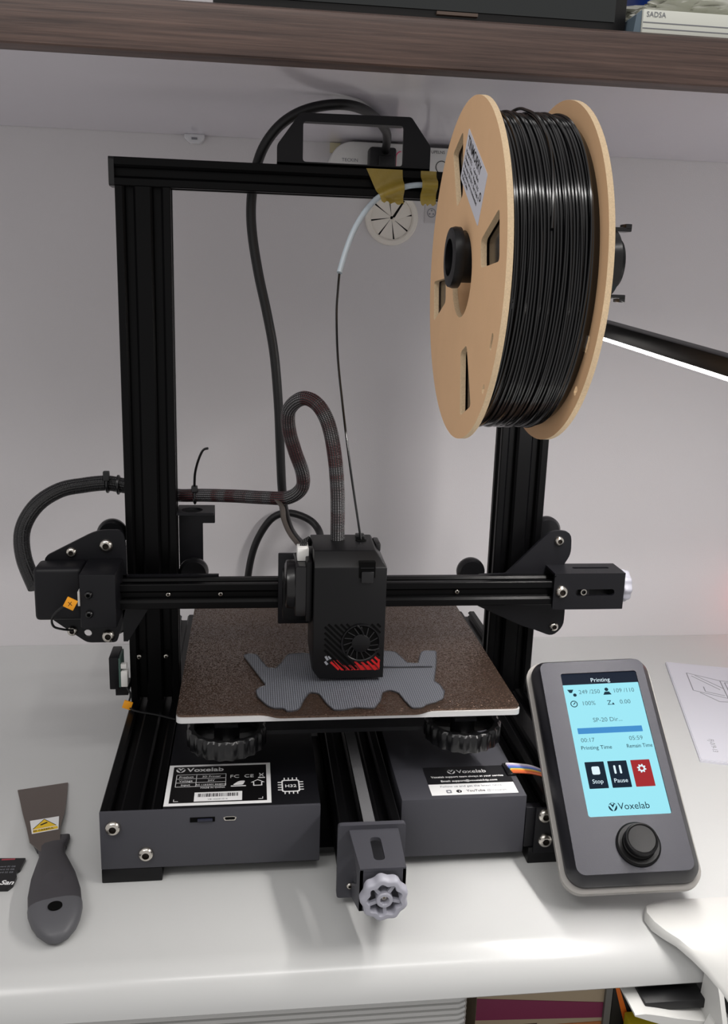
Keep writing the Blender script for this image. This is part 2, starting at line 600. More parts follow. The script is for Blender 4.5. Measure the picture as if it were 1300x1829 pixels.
obj('base_box', B(68.5, 157.5, -166, 20, 8.5, 53.5, bev=0.8), SHEETB, pr)
obj('rail_link', B(157.6, 168.9, -166.5, -160, 13, 44, bev=0.5), SHEET, pr)
for x0, x1 in ((-134, -94), (161, 208)):
    for y0, y1 in ((-167.5, -128), (165, 203)):
        bm = bmesh.new()
        box(bm, x0, x1, y0, y1, 0, 10.4 if x0 < 0 else 12.6, bev=0.8)
        obj('foot', bm, PLAST, pr)
obj('under_panel', B(-92, 157, -150, 15, 4, 8.4), DARKP, pr)
obj('rear_cross_member', B(-93.5, 168.5, 60, 100, 14, 44), BLACK, pr)

# y axis rail and belt
yr = obj('y_axis_rail', prism(bmesh.new(), P4, lambda a, b, h: Vector((22.5 + a, h, 18 + b)), -200, 210), BLACK, pr)
obj('belt', B(38, 45.5, -199, 205, 57.7, 59), mat('grey_belt', (92, 92, 94), 0.7, bump=(900, 0.4)), yr)
# y tensioner: rear plate, box with slotted top, side webs, grey knob
yt = obj('y_belt_tensioner', plate(bmesh.new(), roundpoly([(21, 7), (65, 7), (65, 60), (21, 60)], 2.5), [], frame('y'), -204, -200.1), SHEETB, pr)
bm = plate(bmesh.new(), [(30.5, -245), (58.5, -245), (60, -204), (28, -204)],
           [roundpoly([(40, -237), (47, -237), (47, -213), (40, -213)], 3.4)], frame('z'), 54.6, 57)
obj('tensioner_top', bm, SHEETB, yt)
bm = bmesh.new()
box(bm, 30.5, 58.5, -245, -243, 28, 54.7)
obj('tensioner_front', bm, SHEETB, yt)
for x in (30.5, 56.6):
    bm = plate(bmesh.new(), [(-245, 28), (-245, 56), (-204, 56), (-204, 47), (-230, 42), (-230, 36), (-204, 18), (-204, 8)], [], frame('x'), x, x + 1.9)
    obj('tensioner_web', bm, SHEETB, yt)
bolt(BOLT3, 29.5, -204.2, 16, yt)
obj('belt_pulley', lathe(bmesh.new(), [(0, 33), (7, 33), (7, 35), (5, 35.2), (5, 52), (7, 52.2), (7, 54), (0, 54)], lambda a, b, h: Vector((h, -228 + a, 49 + b * .9 - 4)), 20), mat('idler', (70, 70, 72), 0.5), yt)

def star_knob(name, ctr, axis, R, parent, lobes=9, spokes=5):
    """scalloped knob ring with spokes, hub and hollow; axis points out of the face"""
    c = Vector(ctr)
    n = Vector(axis).normalized()
    a = n.cross(Vector((0, 0, 1))).normalized() * -1
    b = n.cross(a) * -1
    mp = lambda p, q, h: c + a * p + b * q + n * h
    prof = []
    N = 108
    for i in range(N):
        t = 2 * math.pi * i / N
        prof.append((R * (1 - 0.045 * (1 + math.cos(lobes * t))) * math.cos(t), R * (1 - 0.045 * (1 + math.cos(lobes * t))) * math.sin(t)))
    inner = []
    for i in range(N):
        t = 2 * math.pi * i / N
        rr = R * (0.66 - 0.05 * math.cos(lobes * t))
        inner.append((rr * math.cos(t), rr * math.sin(t)))
    bm = bmesh.new()
    bev = R * 0.06
    def ring(pts, k, h): return [(bm.verts.new(mp(p * k, q * k, h))) for p, q in pts]
    H = R * 0.52
    rings = [ring(inner, 1, 0), ring(prof, 0.94, 0), ring(prof, 1, bev * 2), ring(prof, 1, H - bev * 2), ring(prof, 0.94, H - bev * .4), ring(prof, 0.88, H), ring(inner, 1.06, H), ring(inner, 1, H - bev), ring(inner, 1, 0)]
    for r0, r1 in zip(rings, rings[1:]):
        for i in range(N):
            bm.faces.new((r0[i], r0[(i + 1) % N], r1[(i + 1) % N], r1[i]))
    k = obj(name, bm, GREYK, parent, smooth=40)
    hub = lathe(bmesh.new(), [(R * .17, -.5), (R * .34, -.5), (R * .34, H * .92), (R * .3, H), (R * .2, H), (R * .17, H * .9), (R * .17, -.5)], mp, 28)
    for s in range(spokes):
        t = 2 * math.pi * (s + .2) / spokes
        p, q = math.cos(t), math.sin(t)
        u, v = -q * R * .07, p * R * .07
        sp = [(p * R * .3 + u, q * R * .3 + v), (p * R * .3 - u, q * R * .3 - v), (p * R * .68 - u, q * R * .68 - v), (p * R * .68 + u, q * R * .68 + v)]
        prism(hub, sp, mp, H * .45, H * .75)
    return k, hub, mp, H

def build_knob(name, ctr, axis, R, part):
    k, hub, mp, H = star_knob(name, ctr, axis, R, part)
    merge = obj('knob_hub_tmp', hub, GREYK, part, smooth=40)
    # hub, spokes and ring are one moulding
    bm = bmesh.new()
    for o in (k, merge):
        t = bmesh.new()
        t.from_mesh(o.data)
        off = WORLD[o.name] - WORLD[k.name]
        for v in t.verts: v.co += off * S
        me = bpy.data.meshes.new('tmp')
        t.to_mesh(me); t.free()
        bm.from_mesh(me)
        bpy.data.meshes.remove(me)
    bm.to_mesh(k.data); bm.free()
    bpy.data.objects.remove(merge)
    obj('knob_screw', lathe(bmesh.new(), [(R * .165, 0), (R * .165, H * .55), (R * .1, H * .62), (R * .05, H * .62), (R * .05, H * .4), (0, H * .4)], mp, 16), STEEL, part)
    return k
build_knob('adjusting_knob', (44.5, -247, 41.5), (0, -1, 0), 14.8, yt)

# ---- bed
bed = obj('bed_plate', plate(bmesh.new(), rrect(-84, 151, -157, 78, 4), [], frame('z'), 110.8, 114.6), ALU, pr)
ol = roundpoly([(-84, -155.5), (-26, -155.5), (-17, -161), (79, -161), (88, -155.5), (151, -155.5), (151, 79), (-84, 79)], [5, 4, 4, 4, 4, 5, 4, 4])
obj('build_sheet', plate(bmesh.new(), ol, [], frame('z'), 114.7, 116.2), SHEETM, bed)
cr = obj('bed_carriage', B(-64, 131, -120, 40, 82, 85), SHEET, pr)
for x in (-51.5, 118.5):
    bm = bmesh.new()
    N = 20 * 6
    R = 28
    def prof(h, k=1.0): return [bm.verts.new((x + R * k * (1 - 0.025 * (1 + math.cos(20 * 2 * math.pi * i / N))) * math.cos(2 * math.pi * i / N), -124.5 + R * k * (1 - 0.025 * (1 + math.cos(20 * 2 * math.pi * i / N))) * math.sin(2 * math.pi * i / N), h)) for i in range(N)]
    def cring(r, h): return [bm.verts.new((x + r * math.cos(2 * math.pi * i / N), -124.5 + r * math.sin(2 * math.pi * i / N), h)) for i in range(N)]
    rs = [cring(22, 79), prof(79, .97), prof(80, 1), prof(91, 1), prof(92.5, .95), cring(23, 92.5), cring(22, 91), cring(22, 79)]
    for a_, b_ in zip(rs, rs[1:]):
        for i in range(N): bm.faces.new((a_[i], a_[(i + 1) % N], b_[(i + 1) % N], b_[i]))
    kn = obj('levelling_wheel', bm, DARKP, pr, smooth=40)
    bm = lathe(bmesh.new(), [(0, 82), (9, 82), (9, 95), (0, 95)], frame('z', (x, -124.5, 0)), 24)
    for s in range(5):
        t = 2 * math.pi * s / 5 + .3
        p, q = math.cos(t), math.sin(t)
        prism(bm, [(p * 8 - q * 3, q * 8 + p * 3), (p * 8 + q * 3, q * 8 - p * 3), (p * 22.3 + q * 4, q * 22.3 - p * 4), (p * 22.3 - q * 4, q * 22.3 + p * 4)], frame('z', (x, -124.5, 0)), 82, 86)
    obj('wheel_spokes', bm, DARKP, kn)
    hel = [Vector((x + 4.5 * math.cos(i * .5), -124.5 + 4.5 * math.sin(i * .5), 95 + i * .18)) for i in range(88)]
    obj('bed_spring', T(hel, .6, 6), STEEL, kn)
# bed support arms reach from carriage to the wheels
for x in (-51.5, 118.5):
    obj('carriage_arm', B(x - 8, x + 8, -134, -118, 95.1, 97.1), SHEET, cr)

# ---- x gantry
gb = obj('x_gantry_bar', prism(bmesh.new(), P2, lambda a, b, h: Vector((h, -45 + a, 150.5 + b)), -136, 212), BLACK, pr)
for x in (-98, -58, 129): bolt(BOLT3, x, -40, 161, gb)
bm = bmesh.new()
lp = roundpoly([(-192, 187), (-152, 208), (-133, 208), (-131, 198), (-131, 150), (-140, 116), (-163, 116), (-180, 129), (-194, 140)], [4, 8, 8, 4, 4, 3, 4, 4, 4])
plate(bm, lp, [circ(3.1, 14, (-162.3, 123.8))], frame('y'), -24.5, -21.5)
gl = obj('gantry_plate', bm, SHEET, pr)
for b_, x, z in ((BOLT4, -171.8, 190.5), (BOLT5, -145.6, 195.8), (BOLT4, -173.8, 126.3), (BOLT5, -146.5, 121.6)): bolt(b_, x, -24.5, z, gl)
bm = bmesh.new()
plate(bm, [(-135, 116.5), (-131.5, 116.5), (-113, 147), (-106, 151), (-60, 151), (-60, 171.6), (-135, 171.6)], [], frame('y'), -24.5, -21.5)
obj('inner_plate', bm, SHEET, gl)
def wheel(x, z, parent):
    bm = lathe(bmesh.new(), [(0, 0), (10, 0), (12, 3), (12, 7.4), (10, 10.4), (0, 10.4)], lambda a, b, h: Vector((x + a, 5 + h, z + b)), 32)
    return obj('guide_wheel', bm, DARKP, parent)
wheel(-146, 196, gl); wheel(-146.5, 121.6, gl); wheel(-81.5, 163, gl)
# motor cover in two pieces
mc = obj('motor_cover', B(-196, -160, -49, -24.6, 143.5, 185, bev=3.5, seg=3), SHEET, pr)
mc2 = obj('switch_cover', B(-159.5, -133.5, -66, -24.6, 143.5, 185.5, bev=1.2), SHEET, pr)
for z in (170, 155): bolt(BOLTB, -153, -66, z, mc2)
obj('switch_edge', B(-161.6, -159.6, -62, -52, 160, 171), WHITEP, mc2)
xw = obj('switch_wire', T(spline([(-161, -58, 166), (-167, -66, 164), (-175, -64, 158), (-181, -60, 150), (-181, -56, 142), (-175, -52, 138), (-169, -46, 135)]), .9, 6), RUBBER, pr)
bm = B(-4, 4, -1, 1, -4, 4, bev=.4)
bmesh.ops.rotate(bm, verts=bm.verts, cent=(0, 0, 0), matrix=Matrix.Rotation(math.radians(28), 3, 'Y'))
bmesh.ops.translate(bm, verts=bm.verts, vec=(-165.5, -69, 164.5))
tg = obj('orange_tag', bm, ORANGE, pr)
text('tag_letter', 'X', 4.5, (-167.2, -70.05, 163), (1, 0, 0.1), (0, 0, 1), BLACKI, tg)
# right plate, tensioner
bm = bmesh.new()
rp = roundpoly([(150, 143.5), (150, 170), (173, 170.5), (208, 207), (226, 207), (227, 187), (221, 177), (226, 140), (226, 124), (217, 115), (202, 121), (190, 125), (168, 135)], [2, 2, 2, 6, 9, 9, 4, 4, 8, 9, 4, 3, 3])
plate(bm, rp, [], frame('y'), -24.5, -21.5)
gr = obj('gantry_plate', bm, SHEET, pr)
bolt(BOLT4, 215.9, -24.5, 198.5, gr); bolt(BOLT4, 217.3, -24.5, 124.2, gr)
wheel(216, 198.5, gr); wheel(217, 124, gr); wheel(152, 162, gr)
bm = plate(bmesh.new(), roundpoly([(206.5, 147.5), (265.5, 147.5), (265.5, 176), (206.5, 176)], [2.5, .5, .5, 2.5]), [roundpoly([(225, 159), (257.5, 159), (257.5, 164.5), (225, 164.5)], 2.7)], frame('y'), -48, -45.2)
xt = obj('x_belt_tensioner', bm, SHEET, pr)
bm = plate(bmesh.new(), [(206.5, -48), (265.5, -48), (265.5, -21), (206.5, -21)], [roundpoly([(226, -35), (257, -35), (257, -31), (226, -31)], 1.9)], frame('z'), 176, 178)
obj('tensioner_top', bm, SHEET, xt)
bm = B(263.5, 265.5, -45.1, -21, 147.5, 176)
box(bm, 214, 263.4, -23, -21, 147.5, 176)
obj('tensioner_end', bm, SHEET, xt)
obj('belt_pulley', lathe(bmesh.new(), [(0, 152), (6, 152), (6, 154), (4.5, 154), (4.5, 168), (6, 168), (6, 170), (0, 170)], frame('z', (236, -36, 0)), 20), mat('idler_dark', (60, 60, 62), .5), xt)
obj('pulley_pin', lathe(bmesh.new(), [(1.8, -44), (2.6, -44), (2.6, -47.4), (1.8, -47.4), (1.8, -44)], frame('y', (232, 0, 161.8)), 18), STEEL, xt)
bolt(BOLT5, 213, -48, 162.8, xt)
build_knob('adjusting_knob', (266.5, -34, 163), (1, 0, 0), 13.5, xt)

# cable bracket behind the left upright
bm = plate(bmesh.new(), roundpoly([(-94, 158), (-74.5, 158), (-74.5, 201), (-64.5, 201), (-64.5, 214), (-94, 214)], .8), [], frame('y'), 24, 26)
cb = obj('cable_bracket', bm, SHEET, pr)
bm = plate(bmesh.new(), roundpoly([(-94, -2), (-64.5, -2), (-64.5, 26), (-94, 26)], .8), [circ(8.5, 24, (-82, 9))], frame('z'), 214, 216)
obj('bracket_lip', bm, SHEET, cb)
# z limit switch on the left upright
zs = obj('limit_switch', B(-149, -141.5, -13, 12, 70, 98, bev=.8), SHEET, pr)
obj('circuit_board', B(-141.4, -139.8, -13, 8, 72, 97), GREENP, zs)
obj('switch_connector', B(-139.7, -134.4, -14, -6, 72.5, 86, bev=.6), WHITEP, zs)
obj('switch_connector', B(-139.7, -135, -13, -8, 88, 92, bev=.4), WHITEP, zs)
obj('switch_bracket', B(-145, -135, -9, 10, 63, 70), SHEET, zs)
obj('switch_wire', T(spline([(-136, -13, 73), (-132.5, -14, 66), (-134, -16, 58), (-131, -20, 55.5), (-124, -24, 55), (-110, -30, 55), (-94, -40, 55.5)]), .8, 6), RUBBER, pr)
bm = B(-3.6, 3.6, -1, 1, -3.4, 3.4, bev=.4)
bmesh.ops.rotate(bm, verts=bm.verts, cent=(0, 0, 0), matrix=Matrix.Rotation(math.radians(20), 3, 'Y'))
bmesh.ops.translate(bm, verts=bm.verts, vec=(-134.5, -18, 58.5))
obj('orange_tag', bm, ORANGE, pr)

# ---- print head
def head_cover():
    bm = bmesh.new()
    # cross-sections: bottom, front top edge, slope edge, back
    fl, fr = 10.0, 61.0
    V = {}
    def v(k, *c): V[k] = bm.verts.new(c)
    v('a', 9, -56, 126); v('b', fr, -56, 126); v('c', fr, -110, 119.5); v('d', 14, -110, 119.5); v('d2', 9, -106, 126)
    v('e', 9.5, -110, 203.5); v('f', fr, -110, 203.5); v('dl', 9.5, -110, 126)
    v('g', 9.5, -100, 213.3); v('h', 53.5, -100, 213.3)
    v('i', 9.5, -57, 213.3); v('j', 55, -57, 213.3); v('k', fr, -57, 205)
    F = lambda s: bm.faces.new([V[q] for q in s.split()])
    F('d c f e dl'); F('e f h g'); F('g h j i'); F('h f k j'); F('f c b k')
    F('e g i a d2 dl'); F('i j k b a'); F('a b c d d2'); F('d dl d2')
    bmesh.ops.recalc_face_normals(bm, faces=bm.faces)
    bmesh.ops.bevel(bm, geom=list(bm.edges), offset=0.7, segments=2, profile=0.5, affect='EDGES', clamp_overlap=True)
    return bm
ph = obj('print_head', head_cover(), PLAST, pr, smooth=30)
FX, FZ, FR = 43.8, 147, 13.4
# vent slots: thin dark recesses cut along the diagonal
slots = []
def slit(x0, z0, x1, z1, w=1.5):
    d = Vector((x1 - x0, z1 - z0)).normalized()
    n = Vector((-d.y, d.x)) * w / 2
    return [(x0 + n.x, z0 + n.y), (x0 - n.x, z0 - n.y), (x1 - n.x, z1 - n.y), (x1 + n.x, z1 + n.y)]
def clip(x0, z0, x1, z1):
    """run along the diagonal, stop at the vent field's border and the fan ring"""
    seg, cur = [], None
    for i in range(81):
        t = i / 80
        x, z = x0 + (x1 - x0) * t, z0 + (z1 - z0) * t
        ok = 17.5 < x < 57.3 and 126.6 < z < 161.5 and math.hypot(x - FX, z - FZ) > FR + 1.2 and not (x < 22 and z < 137.5) and (z + x > 154)
        if ok and cur is None: cur = (x, z)
        if (not ok or i == 80) and cur is not None:
            if math.hypot(x - cur[0], z - cur[1]) > 2.5: seg.append((cur[0], cur[1], x, z))
            cur = None
    return seg
for k in range(-8, 14):
    z0 = 163 + k * 4.4
    for s in clip(14, z0, 62, z0 - 48):
        redz = (s[1] + s[3]) / 2 < 134.5 and s[0] > 22
        slots.append((s, redz))
for s, redz in slots:
    o = obj('vent_slot', prism(bmesh.new(), slit(*s), frame('y'), -110.35, -109.5), RED if redz else HOLE, ph, smooth=0)
for q in ((18.5, 137, 20.3, 134), (18.2, 133, 20, 130.6), (20.8, 137.2, 22.3, 135)):
    obj('vent_slot', prism(bmesh.new(), slit(*q, w=1.6), frame('y'), -110.35, -109.5), GREYI, ph, smooth=0)
bm = bmesh.new()
plate(bm, roundpoly([(24, 134), (27, 134), (31, 129.6), (56, 129.6), (57, 134), (58, 134), (58, 126), (30, 126)], .6), [], frame('y'), -110.3, -109.6)
lab(obj('red_light_duct', bm, RED, ph, smooth=0), 'glossy red strip under the fan')
for k in range(6):
    x = 31.5 + k * 4.6
    obj('duct_rib', prism(bmesh.new(), slit(x, 130.2, x + 3.2, 126.2, .9), frame('y'), -110.6, -110.2), mat('red_dark', (74, 8, 12), .4) if k == 0 else bpy.data.materials['red_dark'], ph, smooth=0)
# fan: dark well, blades, hub, three struts and ring
obj('fan_well', lathe(bmesh.new(), [(0, -110.4), (FR, -110.4), (FR, -109.6), (0, -109.6)], frame('y', (FX, 0, FZ)), 40), HOLE, ph)
obj('fan_ring', lathe(bmesh.new(), [(FR, -110.2), (FR + 1.1, -110.4), (FR + .9, -111.2), (FR, -111.2), (FR - .6, -110.6), (FR, -110.2)], frame('y', (FX, 0, FZ)), 48), PLAST, ph)
for k in range(15):
    t = 2 * math.pi * k / 15
    p, q = math.cos(t), math.sin(t)
    p2, q2 = math.cos(t + .28), math.sin(t + .28)
    o = obj('fan_blade', prism(bmesh.new(), [(FX + p * 6, FZ + q * 6), (FX + p2 * 12.6, FZ + q2 * 12.6), (FX + p2 * 12.6 - q2 * .8, FZ + q2 * 12.6 + p2 * .8), (FX + p * 6 - q * .8, FZ + q * 6 + p * .8)], frame('y'), -110.9, -110.3), DARKP, ph, smooth=0)
obj('fan_hub', lathe(bmesh.new(), [(0, -111.8), (6, -111.8), (6.8, -111.4), (7, -110.4)], frame('y', (FX, 0, FZ)), 32), PLAST, ph)
for a_ in (75, 195, 315):
    t = math.radians(a_)
    pts = [Vector((FX + (6.5 + s * (FR - 6)) * math.cos(t + s * .5), -111.4, FZ + (6.5 + s * (FR - 6)) * math.sin(t + s * .5))) for s in [i / 6 for i in range(7)]]
    obj('fan_strut', T(pts, .75, 6), PLAST, ph)
# latch notch
nt_ = obj('latch_recess', B(41, 52.5, -110.6, -99, 196, 207.6), HOLE, ph)
obj('latch_tab', B(42.5, 51.5, -112, -104, 192.4, 201, bev=.7), DARKP, ph)
for z in (203, 205.4): obj('latch_rib', B(42, 51.5, -110.9 + (z - 203) * .9, -104, z, z + .8), PLAST, ph)
obj('filament_port', lathe(bmesh.new(), [(1.2, 213), (4, 213), (4, 213.7), (1.2, 213.7), (1.2, 213)], frame('z', (46, -74, 0)), 20), HOLE, ph)
obj('release_button', B(42.8, 49.3, -70.5, -63.5, 213.2, 216.4, bev=.6), DARKP, ph)
obj('side_lever', B(56.5, 60.5, -78, -60, 206, 212, bev=.8), DARKP, ph)
# extruder motor at the left of the head (lies along x)
em = lathe(bmesh.new(), [(0, -9), (15, -9), (17.5, -8), (18, -6), (18, 7), (0, 7)], lambda a, b, h: Vector((h - 1, -80 + a, 182 + b)), 40)
em = obj('extruder_motor', em, mat('motor_black', (18, 17, 18), .25), ph)
obj('motor_body', B(-3.5, 8.9, -99, -61, 163, 201, bev=2), mat('motor_gloss', (20, 19, 21), .22), ph)
obj('motor_mount', B(4.5, 8.8, -101, -58, 160, 205, bev=.8), PLAST, ph)
obj('carriage_plate', B(-14, 60, -52, -46, 140, 196, bev=.8), SHEET, ph)
obj('rear_shroud', B(-11, 8.9, -72, -53, 150, 186, bev=1.2), PLAST, ph)
obj('motor_connector', B(-1.5, 7, -86, -74, 201.1, 211, bev=.7), WHITEP, ph)
wires = bmesh.new()
for k in range(4):
    tube(wires, spline([(1 + k * 1.3, -80, 210), (2 + k * 1.5, -78, 214 + k), (6 + k, -75, 214), (8 + k * .4, -72, 209)], 4), .6, 6)
obj('motor_lead', wires, RUBBER, ph)
nz = lathe(bmesh.new(), [(0, 116.9), (.6, 116.9), (3.2, 119.5), (4, 119.5), (4, 126), (0, 126)], frame('z', (38, -84, 0)), 16)
obj('nozzle', nz, mat('brass', (176, 140, 70), .35, metal=1), ph)
obj('heater_block', B(28, 50, -96, -70, 119.6, 126.5, bev=1), mat('block_red', (70, 16, 30), .5), ph)

# ---- cables that belong to the printer
sleeve = [(-112, 30, 225), (-92, 22, 225), (-74, 10, 228), (-47, -6, 231), (-23, -20, 233), (-6, -28, 235), (4, -34, 244), (4, -38, 257), (-2, -42, 274), (-7, -46, 292), (-7, -52, 307), (2, -60, 316), (12, -66, 313), (20, -70, 300), (25, -72, 278), (28, -72, 249), (29, -70, 213.5)]
hs = obj('braided_cable_sleeve', T(spline(sleeve, 8), 5.3, 14), BRAID, pr)
tie = bmesh.new()
ring = [Vector((-80, 14 + 6.4 * math.cos(2 * math.pi * i / 20), 227 + 6.4 * math.sin(2 * math.pi * i / 20))) for i in range(20)]
tube(tie, ring, 1.2, 6, closed=True)
tube(tie, spline([(-80, 9, 233), (-79, 2, 247), (-76, -4, 259), (-72, -8, 268), (-68, -10, 270)], 5), 1.0, 6)
box(tie, -82.5, -77.5, 6, 12, 231, 236, bev=.8)
obj('cable_tie', tie, DARKP, pr)
ls = obj('braided_cable_sleeve', T(spline([(-112, 30, 228), (-137, 26, 232), (-151, 22, 235), (-168, 18, 234), (-186, 12, 231), (-203, 6, 220), (-213, 0, 202), (-211, -10, 182), (-200, -24, 162)], 8), 6.2, 14), BRAIDB, pr)
tie = bmesh.new()
for xx, yy, zz in ((-150, 22, 235), (-142, 25, 233)):
    ring = [Vector((xx, yy + 7 * math.cos(2 * math.pi * i / 20), zz + 7 * math.sin(2 * math.pi * i / 20))) for i in range(20)]
    tube(tie, ring, 1.3, 6, closed=True)
box(tie, -152.5, -147.5, 14, 19, 238, 246, bev=.8)
obj('cable_tie', tie, DARKP, pr)
obj('motor_wire', T(spline([(-16, -26, 234), (-11, -35, 229), (-10, -45, 222), (-6, -60, 215), (0, -74, 210)], 6), 2.2, 8, flat=.6), mat('grey_brown_wire', (66, 60, 56), .5), pr)

# ---- stickers on the base
U, V_, N_ = (1, 0, 0), (0, 1, 0), (0, 0, 1)
def flat(bm, x0, x1, y0, y1, z=53.6, h=.15):
    return box(bm, x0, x1, y0, y1, z, z + h)
def logo(parent, cx, cy, r, white, dark, o=None, u=(1, 0, 0), v=(0, 1, 0), n=(0, 0, 1), h=0):
    """round hexagon emblem with a v cut out"""
    o = Vector(o) if o else Vector((0, 0, h))
    u, v, n = Vector(u), Vector(v), Vector(n)
    mp = lambda a, b, q: o + u * (cx + a * r) + v * (cy + b * r) + n * q
    pc = obj('emblem', prism(bmesh.new(), circ(1, 20), mp, 0, .12), white, parent, smooth=0)
    bm = bmesh.new()
    prism(bm, [(-.95, .45), (-.5, .62), (-.02, -.2), (.5, .62), (.95, .45), (.05, -.98), (-.05, -.98)], mp, .12, .2)
    prism(bm, [(-.36, .75), (0, .95), (.36, .75), (0, .45)], mp, .12, .2)
    obj('emblem_mark', bm, dark, parent, smooth=0)
    return pc
st = obj('rating_label', flat(bmesh.new(), -92.8, -20.6, -163.2, -109.6), WHITEI, pr, smooth=0)
st['label'] = 'black rating label with white border'
obj('label_field', flat(bmesh.new(), -89.6, -23.6, -160, -112.2, 53.75, .08), mat('label_black', (14, 13, 14), .35), st, smooth=0)
Hh = 53.84
logo(st, -84.5, -117, 3.2, WHITEI, BLACKI, h=Hh)
text('label_text', 'Voxelab', 7.2, (-80, -119.4, Hh), U, V_, WHITEI, st, bold=.12, sx=1.1)
bm = bmesh.new()
for y in (-123.5, -129, -134.2, -139.5): flat(bm, -87, -52, y - .2, y + .2, Hh, .06)
for x in (-87, -73, -52.4): flat(bm, x, x + .4, -139.5, -123.5, Hh, .06)
obj('label_table', bm, WHITEI, st, smooth=0)
for i, (a_, b_) in enumerate((('Product', '3D Printer'), ('Voltage', '24V'), ('Input', 'AC 115/230V 50/60Hz'))):
    y = -127.6 - i * 5.3
    text('label_text', a_, 3.1, (-80, y, Hh), U, V_, WHITEI, st, 'CENTER')
    text('label_text', b_, 2.3 if i == 2 else 3, (-62.4, y, Hh), U, V_, WHITEI, st, 'CENTER')
text('label_text', 'MADE IN CHINA', 2.3, (-61, -142.4, Hh), U, V_, WHITEI, st, 'CENTER')
text('label_text', 'FC  CE', 5.8, (-49.5, -129.6, Hh), U, V_, WHITEI, st, sx=1.0)
bm = bmesh.new()
flat(bm, -29.5, -24.6, -131, -129.8, Hh, .06)
prism(bm, slit(-28.6, -124.2, -25.6, -128.8, .5), frame('z'), Hh, Hh + .06)
prism(bm, slit(-25.6, -124.2, -28.6, -128.8, .5), frame('z'), Hh, Hh + .06)
prism(bm, slit(-28.8, -126, -25.6, -126, .5), frame('z'), Hh, Hh + .06)
obj('label_bin_mark', bm, WHITEI, st, smooth=0)
bm = prism(bmesh.new(), roundpoly([(-47.5, -139.2), (-40, -139.2), (-38.5, -133.6), (-43, -134)], 1.6), frame('z'), Hh, Hh + .06)
flat(bm, -48.5, -38, -141.2, -140, Hh, .06)
obj('label_leaf_mark', bm, WHITEI, st, smooth=0)
house = [(-34.6, -136.6), (-29.8, -132.6), (-25, -136.6), (-26.6, -136.6), (-26.6, -141), (-33, -141), (-33, -136.6)]
hc = [(-33.0, -136.0), (-29.8, -133.6), (-26.6, -136.0), (-27.4, -136.4), (-27.4, -140.2), (-32.2, -140.2), (-32.2, -136.4)]
obj('label_house_mark', plate(bmesh.new(), house, [hc], frame('z'), Hh, Hh + .06), WHITEI, st, smooth=0)
bc = obj('barcode_patch', flat(bmesh.new(), -73, -40.5, -158.8, -147.4, Hh, .06), WHITEI, st, smooth=0)
bm = bmesh.new()
x = -70.5
while x < -43.5:
    w_ = random.choice((.25, .35, .6, .8))
    flat(bm, x, x + w_, -153.4, -149.2, Hh + .06, .05)
    x += w_ + random.choice((.3, .4, .6))
obj('barcode_lines', bm, BLACKI, st, smooth=0)
text('label_text', 'V8 H2201016', 2.4, (-57, -157.4, Hh + .06), U, V_, GREYI, st, 'CENTER')
bm = bmesh.new()
for sx, x0 in ((1, -86.5), (-1, -26.5)):
    flat(bm, min(x0, x0 + sx * 3), max(x0, x0 + sx * 3), -158.2, -157.8, Hh, .06)
    flat(bm, x0 - .2, x0 + .2, -158.2, -155.4, Hh, .06)
obj('label_corner_marks', bm, WHITEI, st, smooth=0)
# chip emblem
chip = obj('chip_emblem', plate(bmesh.new(), rrect(-13.2, -.4, -150.4, -134.6, 2), [rrect(-12.2, -1.4, -149.2, -135.8, 1.4)], frame('z'), 53.6, 53.72), WHITEI, pr, smooth=0)
bm = bmesh.new()
for k in range(4):
    xx = -11.4 + k * 2.9
    flat(bm, xx, xx + .8, -134.6, -131.8); flat(bm, xx, xx + .8, -153, -150.4)
    yy = -148 + k * 3.3
    flat(bm, -15.8, -13.2, yy, yy + .9); flat(bm, -.4, 2.2, yy, yy + .9)
obj('chip_pins', bm, WHITEI, chip, smooth=0)
text('chip_text', 'H32', 5.0, (-6.8, -144.3, 53.6), U, V_, WHITEI, chip, 'CENTER', bold=.06, sx=.95)
# support label on the right box
s2 = obj('support_label', flat(bmesh.new(), 90.5, 153, -148, -124.5), mat('label_black_matte', (20, 20, 24), .45), pr, smooth=0)
obj('label_white_field', flat(bmesh.new(), 90.5, 152.4, -162.2, -147.9), WHITEI, s2, smooth=0)
logo(s2, 110.5, -131.5, 2.9, WHITEI, BLACKI, h=53.76)
text('label_text', 'Voxelab', 6.4, (114.5, -133.6, 53.76), U, V_, WHITEI, s2, sx=1.05, bold=.05)
text('label_text', 'Voxelab support team always at your service', 3.25, (121, -139.5, 53.76), U, V_, WHITEI, s2, 'CENTER', bold=.05, sx=.9)
text('label_text', 'Email: support@voxelab3dp.com', 3.25, (121, -145.2, 53.76), U, V_, WHITEI, s2, 'CENTER', bold=.05, sx=.95)
text('label_text', 'Follow us and get the latest news.', 3.3, (121, -152.4, 53.76), U, V_, GREYI, s2, 'CENTER')
text('label_text', 'YouTube', 3.6, (116, -158.8, 53.76), U, V_, BLACKI, s2, bold=.03)
text('label_text', '@Voxelab', 3.4, (130.5, -158.8, 53.76), U, V_, GREYI, s2)
obj('label_icon', plate(bmesh.new(), rrect(101.5, 105.3, -160, -155.8, .8), [circ(1, 12, (103.4, -157.9))], frame('z'), 53.76, 53.82), GREYI, s2, smooth=0)
obj('label_icon', plate(bmesh.new(), circ(2, 18, (110.6, -157.9)), [], frame('z'), 53.76, 53.82), BLACKI, s2, smooth=0)
text('label_icon_letter', 'f', 3.8, (110.9, -159.7, 53.83), U, V_, WHITEI, s2, 'CENTER')

